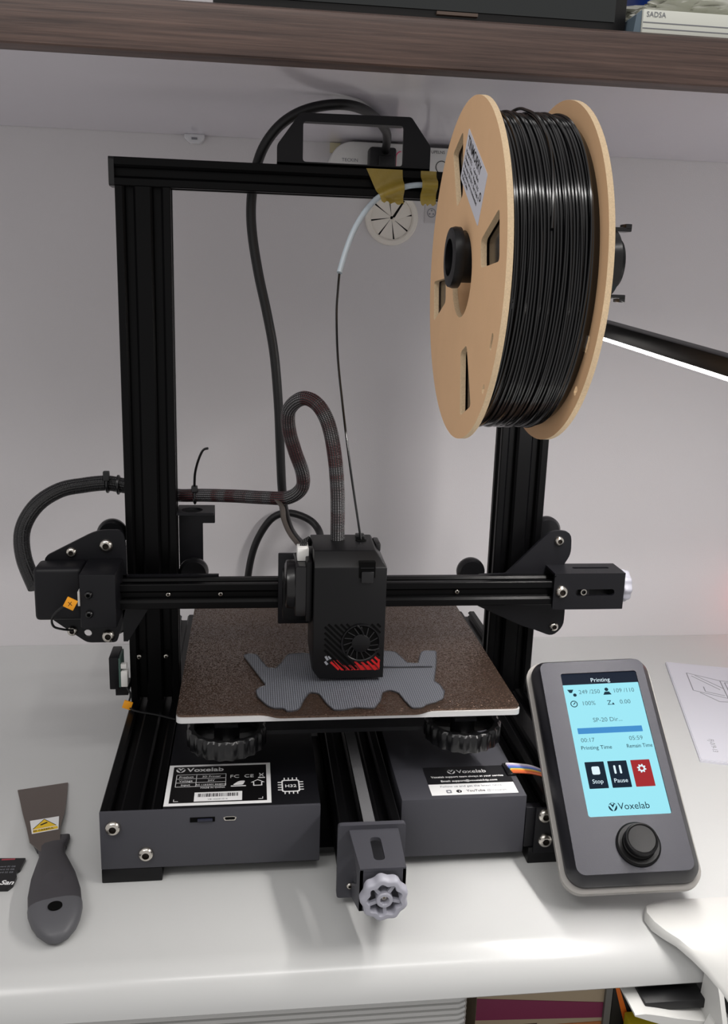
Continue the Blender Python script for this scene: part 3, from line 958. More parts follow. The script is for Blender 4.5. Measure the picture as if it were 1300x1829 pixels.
# ---- ribbon cable
cols = [(226, 222, 228), (190, 180, 215), (120, 130, 205), (70, 120, 175), (225, 190, 80), (225, 120, 50), (205, 95, 50)]
rb = obj('ribbon_clip', B(150.5, 157, -140, -124, 53.6, 55.5, bev=.4), DARKP, pr)
for k, c_ in enumerate(cols):
    f = k / 6
    a_ = [(153 + f * 2, -126 - f * 12, 55.6), (161 + f * .5, -131 - f * 11, 57.5), (169, -137 - f * 10, 59), (178 + f, -145 - f * 8, 58), (190, -150 - f * 8, 52)]
    obj('ribbon_wire', T(spline(a_, 5), .95, 6), mat('ribbon_%d' % k, c_, .45), rb)

# ---- display
DC = Vector((216.75, -165.25, 78.25))
du = Vector((0.99279, -0.09653, 0.07101)).normalized()
dv = Vector((0.03337, 0.79184, 0.60981)).normalized()
dnn = du.cross(dv).normalized()
dm = lambda a, b, h: DC + du * (a - 2.5) + dv * (b - 3.5) + dnn * h
def dring(bm, w, l, r, h, n=8):
    return [bm.verts.new(dm(a, b, h)) for a, b in rrect(-w, w, -l, l, r, n)]
def stack(rings, bm, cap0=True, cap1=True):
    for r0, r1 in zip(rings, rings[1:]):
        n = len(r0)
        for i in range(n): bm.faces.new((r0[i], r0[(i + 1) % n], r1[(i + 1) % n], r1[i]))
    if cap0: bm.faces.new(rings[0])
    if cap1: bm.faces.new(rings[-1])
    return bm
SHELLB = mat('display_back_grey', (150, 147, 143), .45)
SHELLF = mat('display_front_charcoal', (50, 50, 58), .46, spec=.3, bump=(2600, .12))
SHELLR = mat('display_rim_black', (26, 26, 31), .38)
bm = bmesh.new()
stack([dring(bm, 40, 76, 10, -13), dring(bm, 45.6, 83.4, 13, -9.5), dring(bm, 46.4, 84.4, 13.5, -8), dring(bm, 46.2, 84.2, 13.5, -3.6), dring(bm, 44.5, 82.5, 12.5, -2.6)], bm)
disp = obj('display_unit', bm, SHELLB, pr)
bm = bmesh.new()
rings = [dring(bm, 43, 81, 11.5, -2.5), dring(bm, 43.6, 81.6, 12, -1), dring(bm, 43.2, 81.2, 11.6, 3), dring(bm, 38, 76.5, 5.5, 9.4)]
stack(rings, bm, True, True)
obj('display_rim', bm, SHELLR, disp)
# front face with the screen opening
bm = plate(bmesh.new(), rrect(-38, 38, -76.5, 76.5, 5.5), [rrect(-23.8, 31.8, -39.6, 67, 1.6)], dm, 9.42, 10.6)
obj('display_face', bm, SHELLF, disp)
sm = lambda a, b, h=9.6: DC + du * a + dv * b + dnn * h     # screen coordinates as measured on the face
def srect(name, x0, x1, y0, y1, m, h0=9.55, h1=9.62, r=0):
    pts = rrect(x0, x1, y0, y1, r, 3) if r else [(x0, y0), (x1, y0), (x1, y1), (x0, y1)]
    return obj(name, prism(bmesh.new(), pts, sm, h0, h1), m, disp, smooth=0)
lab(srect('screen', -26.2, 29.2, -43, 54.6, SCREEN, 9.45, 9.55), 'lit pale cyan touch screen')
srect('screen_header', -26.2, 29.2, 54.6, 63.4, SCRHDR, 9.45, 9.55)
def st_(s, size, a, b, m, al='LEFT', **k):
    return text('screen_text', s, size, sm(a, b, 9.63), du, dv, m, disp, al, depth=.02, **k)
st_('Printing', 4.6, 2, 56.2, SCRWHITE, 'CENTER')
st_('249 /250', 4.6, -15.5, 47, SCRGREY, sx=.95)
st_('109 /110', 4.6, 9.5, 47, SCRGREY, sx=.95)
st_('100%', 4.6, -15, 38, SCRGREY)
st_('0.00', 4.6, 12.5, 38, SCRGREY)
st_('SP-20 Dir...', 4.6, 1, 24.8, SCRGREY, 'CENTER')
srect('progress_bar', -21.8, 24, 16.2, 20.6, SCRBLUE, r=.3)
st_('00:17', 4.4, -21, 10, SCRGREY); st_('05:59', 4.4, 13, 10, SCRGREY)
st_('Printing Time', 4.0, -22, 4.4, NAVYI); st_('Remain Time', 4.0, 10, 4.4, NAVYI, sx=.85)
for x0, m_ in ((-21.6, SCRNAVY), (-5.8, SCRNAVY), (10.2, SCRRED)): srect('screen_button', x0, x0 + 13.2, -23.6, -4.6, m_, r=.4)
srect('stop_icon', -17.6, -12.2, -13.8, -8, SCRWHITE, 9.62, 9.68, r=1)
srect('pause_icon', -2.4, -1, -13.8, -7.8, SCRWHITE, 9.62, 9.68, r=.6)
srect('pause_icon', 1.4, 2.8, -13.8, -7.8, SCRWHITE, 9.62, 9.68, r=.6)
st_('Stop', 4.2, -15, -20, SCRWHITE, 'CENTER'); st_('Pause', 4.2, .8, -20, SCRWHITE, 'CENTER')
gear = []
for i in range(48):
    t = 2 * math.pi * i / 48
    rr = 3.1 if (i // 3) % 2 else 2.3
    gear.append((16.8 + rr * math.cos(t), -10.8 + rr * math.sin(t)))
obj('gear_icon', plate(bmesh.new(), gear, [circ(1.3, 14, (16.8, -10.8))], sm, 9.62, 9.68), SCRWHITE, disp, smooth=0)
logo(disp, -8.6, -36.6, 2.9, NAVYI, SCREEN, o=DC + dnn * 9.6, u=du, v=dv, n=dnn)
st_('Voxelab', 6.6, -5, -38.6, NAVYI, sx=.98)
obj('dial_icon', plate(bmesh.new(), circ(2.6, 20, (-20.5, 39.4)), [circ(2, 20, (-20.5, 39.4))], sm, 9.6, 9.66), NAVYI, disp, smooth=0)
obj('dial_needle', prism(bmesh.new(), slit(-21, 38.9, -19.4, 40.6, .6), sm, 9.6, 9.66), NAVYI, disp, smooth=0)
bm = prism(bmesh.new(), [(-23.5, 50.8), (-19, 50.8), (-20.4, 48.2), (-22, 48.2)], sm, 9.6, 9.66)
prism(bm, circ(1.3, 12, (-18.6, 46.4)), sm, 9.6, 9.66)
obj('nozzle_icon', bm, NAVYI, disp, smooth=0)
bm = prism(bmesh.new(), [(2, 45.6), (8, 45.6), (6.6, 48), (3.4, 48)], sm, 9.6, 9.66)
prism(bm, circ(1.4, 12, (5, 49.8)), sm, 9.6, 9.66)
obj('bed_icon', bm, NAVYI, disp, smooth=0)
text('screen_text', 'Z', 5, sm(3.4, 37.6, 9.63), du, dv, NAVYI, disp, depth=.02)
obj('height_icon', prism(bmesh.new(), [(6.6, 37.6), (8.6, 37.6), (7.6, 39.4)], sm, 9.6, 9.66), NAVYI, disp, smooth=0)
# rotary knob
KNOBM = mat('knob_black', (10, 10, 11), .45, spec=.22)
km = lambda a, b, h: DC + du * (a + 2.2) + dv * (b - 62.5) + dnn * h
obj('knob_collar', lathe(bmesh.new(), [(0, 10.5), (14.4, 10.5), (14.4, 12), (13.2, 13), (11, 13), (0, 13)], km, 48), KNOBM, disp)
obj('rotary_knob', lathe(bmesh.new(), [(0, 12.8), (10.8, 12.8), (10.4, 15), (9.6, 15.4), (10, 16), (10.6, 21), (10.2, 22.4), (9.2, 22.8), (8.6, 22.2), (0, 21.4)], km, 48), KNOBM, disp)
# display bracket: plate on the rail front plus arm to the back of the display
bk = obj('display_bracket', B(164, 206, -169, -167, 9, 45, bev=.8), SHEET, pr)
bolt(BOLT5, 170.5, -169, 41.6 - 2.5, bk); bolt(BOLT5, 172, -169, 19.6, bk)
bm = bmesh.new()
prism(bm, [(-167.5, 12), (-167.5, 44), (-150, 62), (-146, 60), (-158, 40), (-158, 12)], frame('x'), 200, 203)
obj('bracket_arm', bm, SHEET, bk)
bm = bmesh.new()
rings = []
for (a, b, h) in ((-14, -6, -13.2), (14, -6, -13.2)): pass
stack([[bm.verts.new(dm(a, b, -13.1)) for a, b in rrect(-16, 12, -14, 30, 2, 3)], [bm.verts.new(dm(a, b, -20)) for a, b in rrect(-14, 10, -10, 26, 2, 3)]], bm)
obj('display_mount', bm, SHEET, disp)

# ================================================================ filament spool
SC = Vector((94, -150, 405))
spool = thing('filament_spool', 'cardboard spool wound with glossy black filament hanging at the right', 'filament spool', (122.5, -150, 305))
def sector(ang, r0, r1, h0, h1):
    t = math.radians(ang)
    e, f = Vector((math.cos(t), math.sin(t))), Vector((-math.sin(t), math.cos(t)))
    pts = [e * r0 + f * h0, e * r0 - f * h0, e * r1 - f * h1, e * r1 + f * h1]
    return roundpoly([(SC.y + p.x, SC.z + p.y) for p in pts], 3.5)
def flange(x0, x1, name):
    holes = [circ(26, 40, (SC.y, SC.z))] + [sector(a, 47, 86, 8, 14) for a in (69, 167, 250, 348)]
    for a, r in ((204, 89), (222, 94)):
        t = math.radians(a)
        c = Vector((SC.y + r * math.cos(t), SC.z + r * math.sin(t)))
        q = Vector((-math.sin(t), math.cos(t)))
        n = Vector((q.y, -q.x))
        L_ = 5 if a == 204 else 3
        holes.append(roundpoly([tuple(c + q * L_ + n * 1.8), tuple(c + q * L_ - n * 1.8), tuple(c - q * L_ - n * 1.8), tuple(c - q * L_ + n * 1.8)], 1.6))
    bm = plate(bmesh.new(), circ(101, 96, (SC.y, SC.z)), holes, frame('x'), x0, x1)
    bm.normal_update()
    for f in bm.faces:
        f.material_index = 0 if abs(f.normal.x) > .5 else 1
    bmesh.ops.recalc_face_normals(bm, faces=bm.faces)
    return obj(name, bm, (KRAFT, KRAFTE), spool)
fl1 = flange(94, 97.4, 'flange')
flange(147.6, 151, 'flange')
obj('spool_core', lathe(bmesh.new(), [(26.2, 97.4), (40, 97.4), (40, 147.6), (26.2, 147.6), (26.2, 97.4)], lambda a, b, h: Vector((h, SC.y + a, SC.z + b)), 48), KRAFT, spool)
wind = obj('filament_winding', lathe(bmesh.new(), [(40.2, 98.2), (91, 98.2), (91.3, 100), (91.3, 141), (90.6, 144), (89, 147.4), (40.2, 147.4), (40.2, 98.2)], lambda a, b, h: Vector((h, SC.y + a, SC.z + b)), 96), FILA, spool)
rs = random.Random(3)
def turn(x, r, wob, ph, k, dr):
    pts = []
    for i in range(96):
        t = 2 * math.pi * i / 96
        pts.append(Vector((min(145.5, max(99, x + wob * math.sin(t * k + ph))), SC.y + (r + dr * math.sin(2 * t + ph)) * math.cos(t), SC.z + (r + dr * math.sin(2 * t + ph)) * math.sin(t))))
    return obj('filament_turn', T(pts, .92, 7, closed=True), FILA, wind)
for i in range(26):
    turn(99.3 + i * 1.74, 91.6 + rs.uniform(-.3, .3), rs.uniform(.15, .5), rs.uniform(0, 6.28), 1, .2)
for i in range(9):
    turn(103 + i * 4.6 + rs.uniform(-1, 1), 92.7, rs.uniform(1.6, 3.2), rs.uniform(0, 6.28), 1, .25)
# loose end crossing the top of the winding
pts = []
for i in range(14):
    t = math.radians(75 + i * 7)
    pts.append(Vector((118 + 5 * math.sin(i * .22), SC.y + (94.2 + .8 * math.sin(i)) * math.cos(t), SC.z + (94.2 + (1.0 if i < 4 else 0)) * math.sin(t))))
obj('filament_end', T(spline(pts, 3), .92, 7), FILA, wind)
# paper label on the left flange
lc = [Vector((SC.y + a, SC.z + b)) for a, b in ((5, 84.5), (-49, 52.5), (-36, 26.5), (13, 57.5))]
ctr = sum(lc, Vector((0, 0))) / 4
ea = ((lc[1] - lc[0]) + (lc[2] - lc[3])).normalized()      # reading direction, down to the right
eb = Vector((-ea.y, ea.x))                                   # up on the label
if (lc[0] - lc[3]).dot(eb) < 0: eb = -eb
lm = lambda a, b, h: Vector((94 - h, ctr.x + ea.x * a + eb.x * b, ctr.y + ea.y * a + eb.y * b))
pl = obj('spool_label', prism(bmesh.new(), roundpoly([(-30.5, -15.5), (30.5, -15.5), (30.5, 15.5), (-30.5, 15.5)], 1.5), lm, .02, .22), PAPER, spool, smooth=0)
u3 = lm(1, 0, 0) - lm(0, 0, 0)
v3 = lm(0, 1, 0) - lm(0, 0, 0)
text('label_text', 'TINMORRY', 8.4, lm(-27, 7.2, .22), u3, v3, BLACKI, pl, bold=.12)
for i, s in enumerate(('Material: PETG      Color: Black', 'Diameter: 1.75mm   Weight: 1KG', 'Print temp: 220-250 C  Bed: 70-80 C', 'Drying before use is recommended', 'Made in China')):
    text('label_text', s, 3.2, lm(-27, 2.6 - i * 3.9, .22), u3, v3, BLACKI, pl)
obj('label_mark', plate(bmesh.new(), circ(2.6, 16, (24, -1)), [circ(1.6, 16, (24, -1))], lm, .22, .28), BLACKI, pl, smooth=0)

# spool holder: roller through the spool, end pieces and an arm back to the right upright
sh = thing('spool_holder', 'black plastic roller holding the filament spool', 'spool holder', (140, -155, 397))
RC = (-156, 414.5)
rmap = lambda a, b, h: Vector((h, RC[0] + a, RC[1] + b))
obj('roller', lathe(bmesh.new(), [(11, 84), (11, 190), (14.6, 190), (14.6, 90), (18, 90), (18.2, 87), (17.4, 84.5), (12, 84), (11, 84)], rmap, 40), PLAST, sh)
bm = lathe(bmesh.new(), [(10.5, 153), (21, 153), (21, 158), (18, 158.4), (18, 176), (20, 186), (17.5, 186), (15, 177), (10.5, 177), (10.5, 153)], rmap, 40)
eh = obj('end_hub', bm, DARKP, sh)
for s in (1, -1):
    obj('retaining_prong', B(156, 196, RC[0] - 5, RC[0] + 5, RC[1] + s * 20 - 1.3, RC[1] + s * 20 + 1.3, bev=.6), DARKP, eh)
    obj('prong_hook', B(192, 196, RC[0] - 5, RC[0] + 5, RC[1] + s * 20 - (0 if s > 0 else 3.4), RC[1] + s * 20 + (3.4 if s > 0 else 0), bev=.5), DARKP, eh)
obj('hub_rib', B(159, 184, RC[0] - 19, RC[0] - 17, RC[1] - 1.2, RC[1] + 1.2), DARKP, eh)
bm = bmesh.new()
prism(bm, [(-150, 404), (-150, 424), (-20, 446), (-2, 446), (-2, 426), (-20, 426)], frame('x'), 172, 176)
arm = obj('holder_arm', bm, DARKP, sh)
obj('arm_foot', B(169.5, 208, -4, -.2, 420, 452, bev=.8), DARKP, sh)

# ================================================================ filament path
fs = obj('filament_strand', T(spline([(28.4, -40.6, 404.2), (27.3, -45, 394), (26, -52, 376), (27, -60, 345), (31, -66, 310), (36, -70, 274), (41, -72, 243), (46, -74, 214)], 6), .9, 7), FILA)
tag(fs, 'thin black filament strand running down into the print head', 'filament')
gt = bmesh.new()
tube(gt, spline([(103, -3.4, 472), (86, -3.4, 471), (72, -3.6, 467), (61, -5.5, 462), (51, -12, 452.5), (41, -24, 438), (34, -32, 422), (28.5, -40, 405)], 6), 2.1, 12)
gto = obj('guide_tube', gt, PTFE)
tag(gto, 'translucent white guide tube curving down from the top bar', 'tube')
def tube_z(x):
    P_ = [(40, 440), (51, 452.5), (61, 462), (72, 467), (86, 471), (110, 472)]
    for (a, b), (c, d) in zip(P_, P_[1:]):
        if a <= x <= c: return b + (d - b) * (x - a) / (c - a)
    return P_[0][1] if x < 40 else P_[-1][1]
def tape(pts, lbl):
    """strip of tape stuck over the top bar and over the tube that lies on its front"""
    bm = bmesh.new()
    grid = []
    for j in range(17):
        row = []
        for i in range(11):
            a, b = i / 10, j / 16
            top = Vector(pts[0]).lerp(Vector(pts[1]), a)
            bot = Vector(pts[3]).lerp(Vector(pts[2]), a)
            p = top.lerp(bot, b)
            d = abs(p.y - tube_z(p.x))
            lift = 7.6 * math.exp(-(max(0, d - 1.5) / 3.2) ** 2)
            row.append(Vector((p.x, -.4 - lift + .12 * math.sin(i * 1.7 + j), p.y)))
        grid.append(row)
    back = [[Vector((q.x, 14 - 13 * k / 3, 482.5)) for q in grid[0]] for k in range(3)]
    low = [[Vector((q.x + .4 * k + .3 * math.sin(i), q.y - .4 * k, q.z - (1.4 + .5 * math.sin(i * 1.9)) * k)) for i, q in enumerate(grid[-1])] for k in (1, 2)]
    rows = back + grid + low
    vs = [[bm.verts.new(q) for q in r] for r in rows]
    for r0, r1 in zip(vs, vs[1:]):
        for i in range(10): bm.faces.new((r0[i], r0[i + 1], r1[i + 1], r1[i]))
    bmesh.ops.solidify(bm, geom=list(bm.faces), thickness=.12)
    o = obj('masking_tape', bm, TAPE, smooth=60)
    tag(o, lbl, 'tape', 'yellow tape strips on the top bar')
    return o
tape([(50.5, 482), (78, 482), (79.5, 460), (61, 461)], 'wide yellow tape strip holding the tube on the top bar')
tape([(92, 482), (104, 482), (104.5, 460.5), (92.5, 460.5)], 'narrow yellow tape strip on the top bar beside the spool')

# ================================================================ printed piece on the bed
OUT = [(-40.4, -58.5), (-37.2, -54.2), (-30.6, -56.2), (-26.4, -70.2), (-22.3, -82.6), (-16.0, -83.9), (-11.4, -73.6), (-6.5, -57.3), (6.9, -55.0), (16, -62), (22, -78), (32, -80), (44, -66), (56, -55), (68.7, -53.8), (77.5, -55.4), (80.0, -61.2), (84.0, -78.1), (92.5, -80.1), (98.5, -59.2), (101.5, -55.3), (111.1, -55.7), (105.9, -81.8), (98.3, -112.5), (101.5, -117.6), (102.8, -129.7), (99.4, -141.1), (92.5, -147.4), (86.1, -149.3), (82.2, -154.4), (75.1, -155.3), (72.6, -146.4), (69.2, -130.2), (63.8, -125.2), (58.2, -128.7), (54.2, -143.1), (48.8, -153.8), (36.3, -151.8), (28.2, -154.8), (21.4, -155.3), (17.4, -145.5), (12.8, -128.2), (6.9, -126.0), (2.3, -135.8), (-2.5, -153.1), (-10.3, -155.4), (-12.0, -150.4), (-19.6, -150.0), (-23.4, -145.5), (-29.0, -134.1), (-31.3, -122.6), (-27.9, -115.7), (-23.8, -113.5)]
OUT = roundpoly(OUT, 2.5, 3)
jr = random.Random(5)
OUT = [(a + jr.uniform(-.25, .25), b + jr.uniform(-.25, .25)) for a, b in OUT]
GRV = [(62, -83.4), (102.5, -85.2), (101.8, -88.6), (62, -87.6)]
pp = obj('printed_piece', plate(bmesh.new(), OUT, [GRV], frame('z'), 116.21, 117.0), KNIT)
tag(pp, 'flat grey woven looking printed piece with scalloped edge on the bed', '3d print')
obj('lower_layer', prism(bmesh.new(), GRV, frame('z'), 116.21, 116.5), mat('printed_dark', (36, 37, 41), .5), pp)
rim = [Vector((a, b, 116.9)) for a, b in OUT]
obj('outline_bead', T(rim, .45, 5, closed=True), mat('printed_edge', (52, 53, 57), .4), pp)

# ================================================================ things on the wall
ps = thing('power_strip', 'white rounded power strip on the wall behind the top bracket', 'power strip', (90, 258, 486))
# body: stadium seen from the front
bm = bmesh.new()
pm = frame('y')
def strip_ring(k, y): return [bm.verts.new(pm(a, b, y)) for a, b in rrect(41 + k, 137 - k, 486 + k, 534 - k, 23 - k, 8)]
stack([strip_ring(0, 257.5), strip_ring(0, 230), strip_ring(.8, 227.6), strip_ring(2.6, 226.6)], bm)
obj('strip_body', bm, WHITEP, ps)
text('strip_text', 'TECKIN', 4.4, (53, 226.5, 514.8), (1, 0, 0), (0, 0, 1), GREYI, ps, depth=.02, sx=1.05)
obj('pink_ring', plate(bmesh.new(), rrect(106, 118, 505, 527, 6), [rrect(107, 117, 506, 526, 5)], pm, 226.3, 226.6), PINK, ps)
wb = thing('white_wall_box', 'white box with small dark printing on the wall beside the spool', 'box', (172, 258, 486))
obj('box_body', B(139, 205, 229, 257.5, 486, 532, bev=1.5), WHITEP, wb)
text('box_text', 'UPELNS', 4, (142, 228.9, 526.5), (1, 0, 0), (0, 0, 1), BLACKI, wb, depth=.02)
obj('box_ring_mark', plate(bmesh.new(), circ(6, 24, (153, 514)), [circ(5.3, 24, (153, 514))], pm, 228.6, 228.95), BLACKI, wb)
sn = obj('sticky_note', B(43.5, 54, 255.5, 257.6, 526, 535.5), mat('pale_yellow_paper', (214, 205, 170), .8))
tag(sn, 'small pale yellow paper scrap on the wall behind the power strip', 'paper')
gm = thing('cable_grommet', 'round off white cable grommet in the wall below the top bar', 'cable grommet', (109, 258, 440))
gmp = lambda a, b, h: Vector((108.6 + a, 258 - h, 466 + b))
obj('grommet_ring', lathe(bmesh.new(), [(21.5, .2), (27.5, .2), (27.5, 3.4), (26.5, 4.6), (23, 4.6), (21.5, 3), (21.5, .2)], gmp, 48), CREAM, gm)
obj('grommet_recess', lathe(bmesh.new(), [(0, .1), (21.6, .1), (21.6, .3), (0, .3)], gmp, 32), mat('grommet_shadow', (24, 22, 22), .9), gm)
for k in range(8):
    t0 = 2 * math.pi * k / 8 + .04 + .15
    t1 = 2 * math.pi * (k + 1) / 8 - .04 + .15
    bend = 5.5 if k == 0 else (2.2 if k == 3 else .6)
    bm = bmesh.new()
    tip_r = 1.6
    ring = []
    for lift in (0, .7):
        row = [bm.verts.new(gmp(21.6 * math.cos(t), 21.6 * math.sin(t), 1.2 + lift)) for t in (t0, (t0 + t1) / 2, t1)]
        tm = (t0 + t1) / 2
        row += [bm.verts.new(gmp(tip_r * math.cos(t), tip_r * math.sin(t) - (4 if k == 0 else 0), 1.2 + lift + bend)) for t in (t1, t0)]
        ring.append(row)
    stack(ring, bm)
    obj('grommet_flap', bm, CREAM, gm, smooth=20)
wl = obj('wall_label', B(143.5, 158, 257.2, 257.8, 462.5, 482.5), mat('label_paper', (196, 192, 194), .7))
tag(wl, 'small white label with round icon on the wall beside the spool', 'label')
bm = plate(bmesh.new(), circ(4.6, 20, (150.5, 472.5)), [circ(3.9, 20, (150.5, 472.5))], pm, 256.9, 257.2)
for a_ in (90, 210, 330):
    t = math.radians(a_)
    prism(bm, circ(.8, 8, (150.5 + 2.2 * math.cos(t), 472.5 + 2.2 * math.sin(t))), pm, 256.9, 257.2)
obj('socket_icon', bm, GREYI, wl, smooth=0)
cl = thing('shelf_clip', 'small clear faceted clip where the wall meets the shelf', 'clip', (-90, 250, 526))
bm = prism(bmesh.new(), [(-100, 536), (-100, 532), (-95.5, 527.5), (-85, 527.5), (-80.5, 532), (-80.5, 536)], frame('y'), 247, 257.8)
bmesh.ops.bevel(bm, geom=list(bm.edges), offset=.8, segments=1, affect='EDGES')
obj('clip_body', bm, CLEAR, cl, smooth=0)
obj('clip_slot', B(-93, -87.5, 246.4, 247, 530.5, 532.5), GREYI, cl)

# power cord: from the strip over the bracket, down behind the printer
cord = thing('power_cable', 'thick black power cord looping from the power strip over the printer', 'cord', (92, 214, 500))
cp = [(92, 217, 513), (93, 204, 525), (86, 150, 530), (71, 92, 530.5), (53, 48, 531), (35, 29, 530.5), (16, 28, 528), (-1, 29, 522), (-15, 32, 512), (-26, 36, 497), (-32, 40, 479), (-35, 42, 456), (-34, 44, 433), (-29, 46, 403), (-22, 48, 372), (-16, 50, 340), (-12, 52, 298), (-10, 56, 259), (-8, 62, 224), (-5, 75, 198), (2, 95, 174), (17, 130, 150), (32, 180, 136), (39, 225, 136), (30, 240, 147), (8, 243, 155), (-11, 243, 150), (-26, 243, 129), (-35, 243, 102), (-40, 243, 64), (-44, 235, 20), (-44, 200, 4.2), (-20, 170, 4.2)]
obj('cable_sheath', T(spline(cp, 6), 4.0, 12), RUBBER, cord)
pg = obj('plug', B(78, 104, 206, 226.4, 500, 527, bev=2.5), RUBBER, cord)
obj('plug_grip', B(86, 102, 200, 206.2, 504, 519, bev=1.5), RUBBER, pg)

# ================================================================ lamp
lamp = thing('led_bar_lamp', 'black lamp arm with glowing white strip behind the spool', 'lamp', (345, -300, -30))
A0, A1 = Vector((234.5, -26, 365.3)), Vector((269, -440, 331.3))
ax = (A1 - A0).normalized()
sd_ = ax.cross(Vector((0, 0, 1))).normalized()
up_ = sd_.cross(ax).normalized()
def barbox(bm, p0, p1, w, h0, h1):
    vs = []
    for p in (p0, p1):
        for s in (-1, 1):
            for h in (h0, h1):
                vs.append(bm.verts.new(p + sd_ * s * w + up_ * h))
    for q in ((0, 1, 3, 2), (4, 6, 7, 5), (0, 4, 5, 1), (2, 3, 7, 6), (0, 2, 6, 4), (1, 5, 7, 3)):
        bm.faces.new([vs[i] for i in q])
    return bm
bm = barbox(bmesh.new(), A0, A1, 6.5, 0, 11.5)
bmesh.ops.bevel(bm, geom=list(bm.edges), offset=1.5, segments=2, affect='EDGES', profile=.5)
obj('lamp_arm', bm, BLACK, lamp)
bm = barbox(bmesh.new(), A0 + ax * 3, A1 - ax * 3, 5.0, -2.2, -.1)
lab(obj('light_strip', bm, LEDM, lamp), 'glowing white strip along the arm')
obj('lamp_post', lathe(bmesh.new(), [(0, -28), (7, -28), (7, 345), (0, 345)], frame('z', (352, -300, 0)), 24), BLACK, lamp)
bm = bar(bmesh.new(), (352, -300, 346), (258, -300, 348), 5, 16)
obj('lamp_joint', bm, BLACK, lamp)
bm = B(334, 370, -306, -225, .2, 8, bev=1)
box(bm, 334, 370, -306, -294, -45, 8, bev=1)
box(bm, 334, 370, -306, -225, -48, -40, bev=1)
obj('lamp_clamp', bm, BLACK, lamp)
lit = bpy.data.lights.new('light_strip_light', 'AREA')
lit.shape = 'RECTANGLE'
lit.size, lit.size_y = 0.01, (A1 - A0).length * S * .98
lit.energy = 0.75
lit.color = (1, 0.97, 0.96)
lo2 = bpy.data.objects.new('light_strip_light', lit)
col.objects.link(lo2)
mid = (A0 + A1) / 2 - up_ * 2.6
MM = Matrix((sd_, ax, -(-up_))).transposed().to_4x4()
MM = Matrix((sd_, ax, up_)).transposed().to_4x4()
MM.translation = mid * S
lo2.matrix_world = MM

# white spring clamp on the desk edge
wc = thing('spring_clamp', 'white plastic spring clamp gripping the desk front edge', 'clamp', (250, -262, -70))
secs = [(-221, 231, 1.2, 4.6), (-226, 223, 1, 6), (-234, 219.5, .8, 7.2), (-244, 220, 1.2, 8.2), (-254, 223, 3, 9), (-262, 228, 3.4, 9), (-270, 234.5, 0, 6), (-277, 242, -6, -1.5), (-285, 251, -16, -12), (-295, 260, -32, -28)]
bm = bmesh.new()
rings = []
for y, xl, z0, z1 in secs:
    xr = 300
    rings.append([bm.verts.new(q) for q in ((xl, y, z0), (xl - .3, y, (z0 + z1) / 2), (xl + 1.2, y, z1), (xl + 14, y, z1 + 1.0), (xr - 4, y, z1 + 1), (xr, y, z1), (xr, y, z0))])
stack(rings, bm)
obj('upper_jaw', bm, CLAMPW, wc, smooth=50)
bm = plate(bmesh.new(), roundpoly([(-266, -4), (-264, -30), (-268, -46), (-280, -48), (-294, -32), (-284, -14), (-276, -2)], 3), [], frame('x'), 247, 250)
obj('jaw_side', bm, CLAMPW, wc)
low = [(-262, 199, -31, -29.5), (-266, 203, -33, -29.6), (-272, 214, -36, -29.8), (-278, 228, -44, -34), (-284, 238, -56, -44), (-290, 246, -70, -58)]
bm = bmesh.new()
rings = []
low = [(199, -33, -31.5), (206, -36, -31.2), (216, -40, -33.4), (226, -46, -36), (236, -56, -38), (246, -70, -40), (256, -88, -42)]
for x_, z0, z1 in low:
    rings.append([bm.verts.new((x_, y, z)) for y, z in ((-276, z0), (-276, z1 - .6), (-275, z1), (-238, z1), (-238, z0))])
stack(rings, bm)
obj('lower_jaw', bm, CLAMPW, wc, smooth=50)
obj('jaw_pad', B(208, 248, -270, -240, -36, -29.4, bev=.6), RUBBER, wc)
bm = plate(bmesh.new(), roundpoly([(242, -90), (243, -44), (247, -32), (256, -30), (262, -42), (264, -60), (262, -90)], [1, 5, 6, 6, 6, 5, 1]), [], frame('y'), -284, -277)
obj('pivot_ear', bm, CLAMPW, wc)
bolt(BOLT5, 253, -284, -43, wc, 'pivot_screw')

# ================================================================ things on the desk
# scraper
sc = thing('scraper', 'putty knife scraper with grey rubber handle on the desk', 'scraper', (-175, -150, 0))
Bq = [(-217.5, -46), (-180.6, -37), (-177.2, -60), (-174, -84), (-173, -105), (-169.5, -124), (-170.5, -140), (-178, -141), (-190, -126), (-197, -105), (-205, -83), (-212, -62)]
bm = bmesh.new()
def bz(y): return .3 + max(0, (-46 - y)) * .07
lo_v = [bm.verts.new((a, b, bz(b))) for a, b in Bq]
hi_v = [bm.verts.new((a, b, bz(b) + .9)) for a, b in Bq]
stack([lo_v, hi_v], bm)
obj('blade', bm, BLADE, sc, smooth=20)
sq = [(-196.5, -96.5), (-176.8, -91), (-173.4, -110), (-190.8, -115.5)]
bm = bmesh.new()
stack([[bm.verts.new((a, b, bz(b) + 1.0)) for a, b in sq], [bm.verts.new((a, b, bz(b) + 1.2)) for a, b in sq]], bm)
wsn = obj('warning_sticker', bm, WHITEI, sc, smooth=0)
tri = [(-191.5, -109.5), (-176, -104.5), (-186.5, -94.8)]
bm = bmesh.new()
stack([[bm.verts.new((a, b, bz(b) + 1.25)) for a, b in tri], [bm.verts.new((a, b, bz(b) + 1.35)) for a, b in tri]], bm)
stack([[bm.verts.new((a, b, bz(b) + 1.25)) for a, b in ((-191.2, -110.6), (-175, -105.6), (-174, -109), (-190.2, -114.3))], [bm.verts.new((a, b, bz(b) + 1.35)) for a, b in ((-191.2, -110.6), (-175, -105.6), (-174, -109), (-190.2, -114.3))]], bm)
obj('warning_triangle', bm, YELLOW, wsn, smooth=0)
bm = bmesh.new()
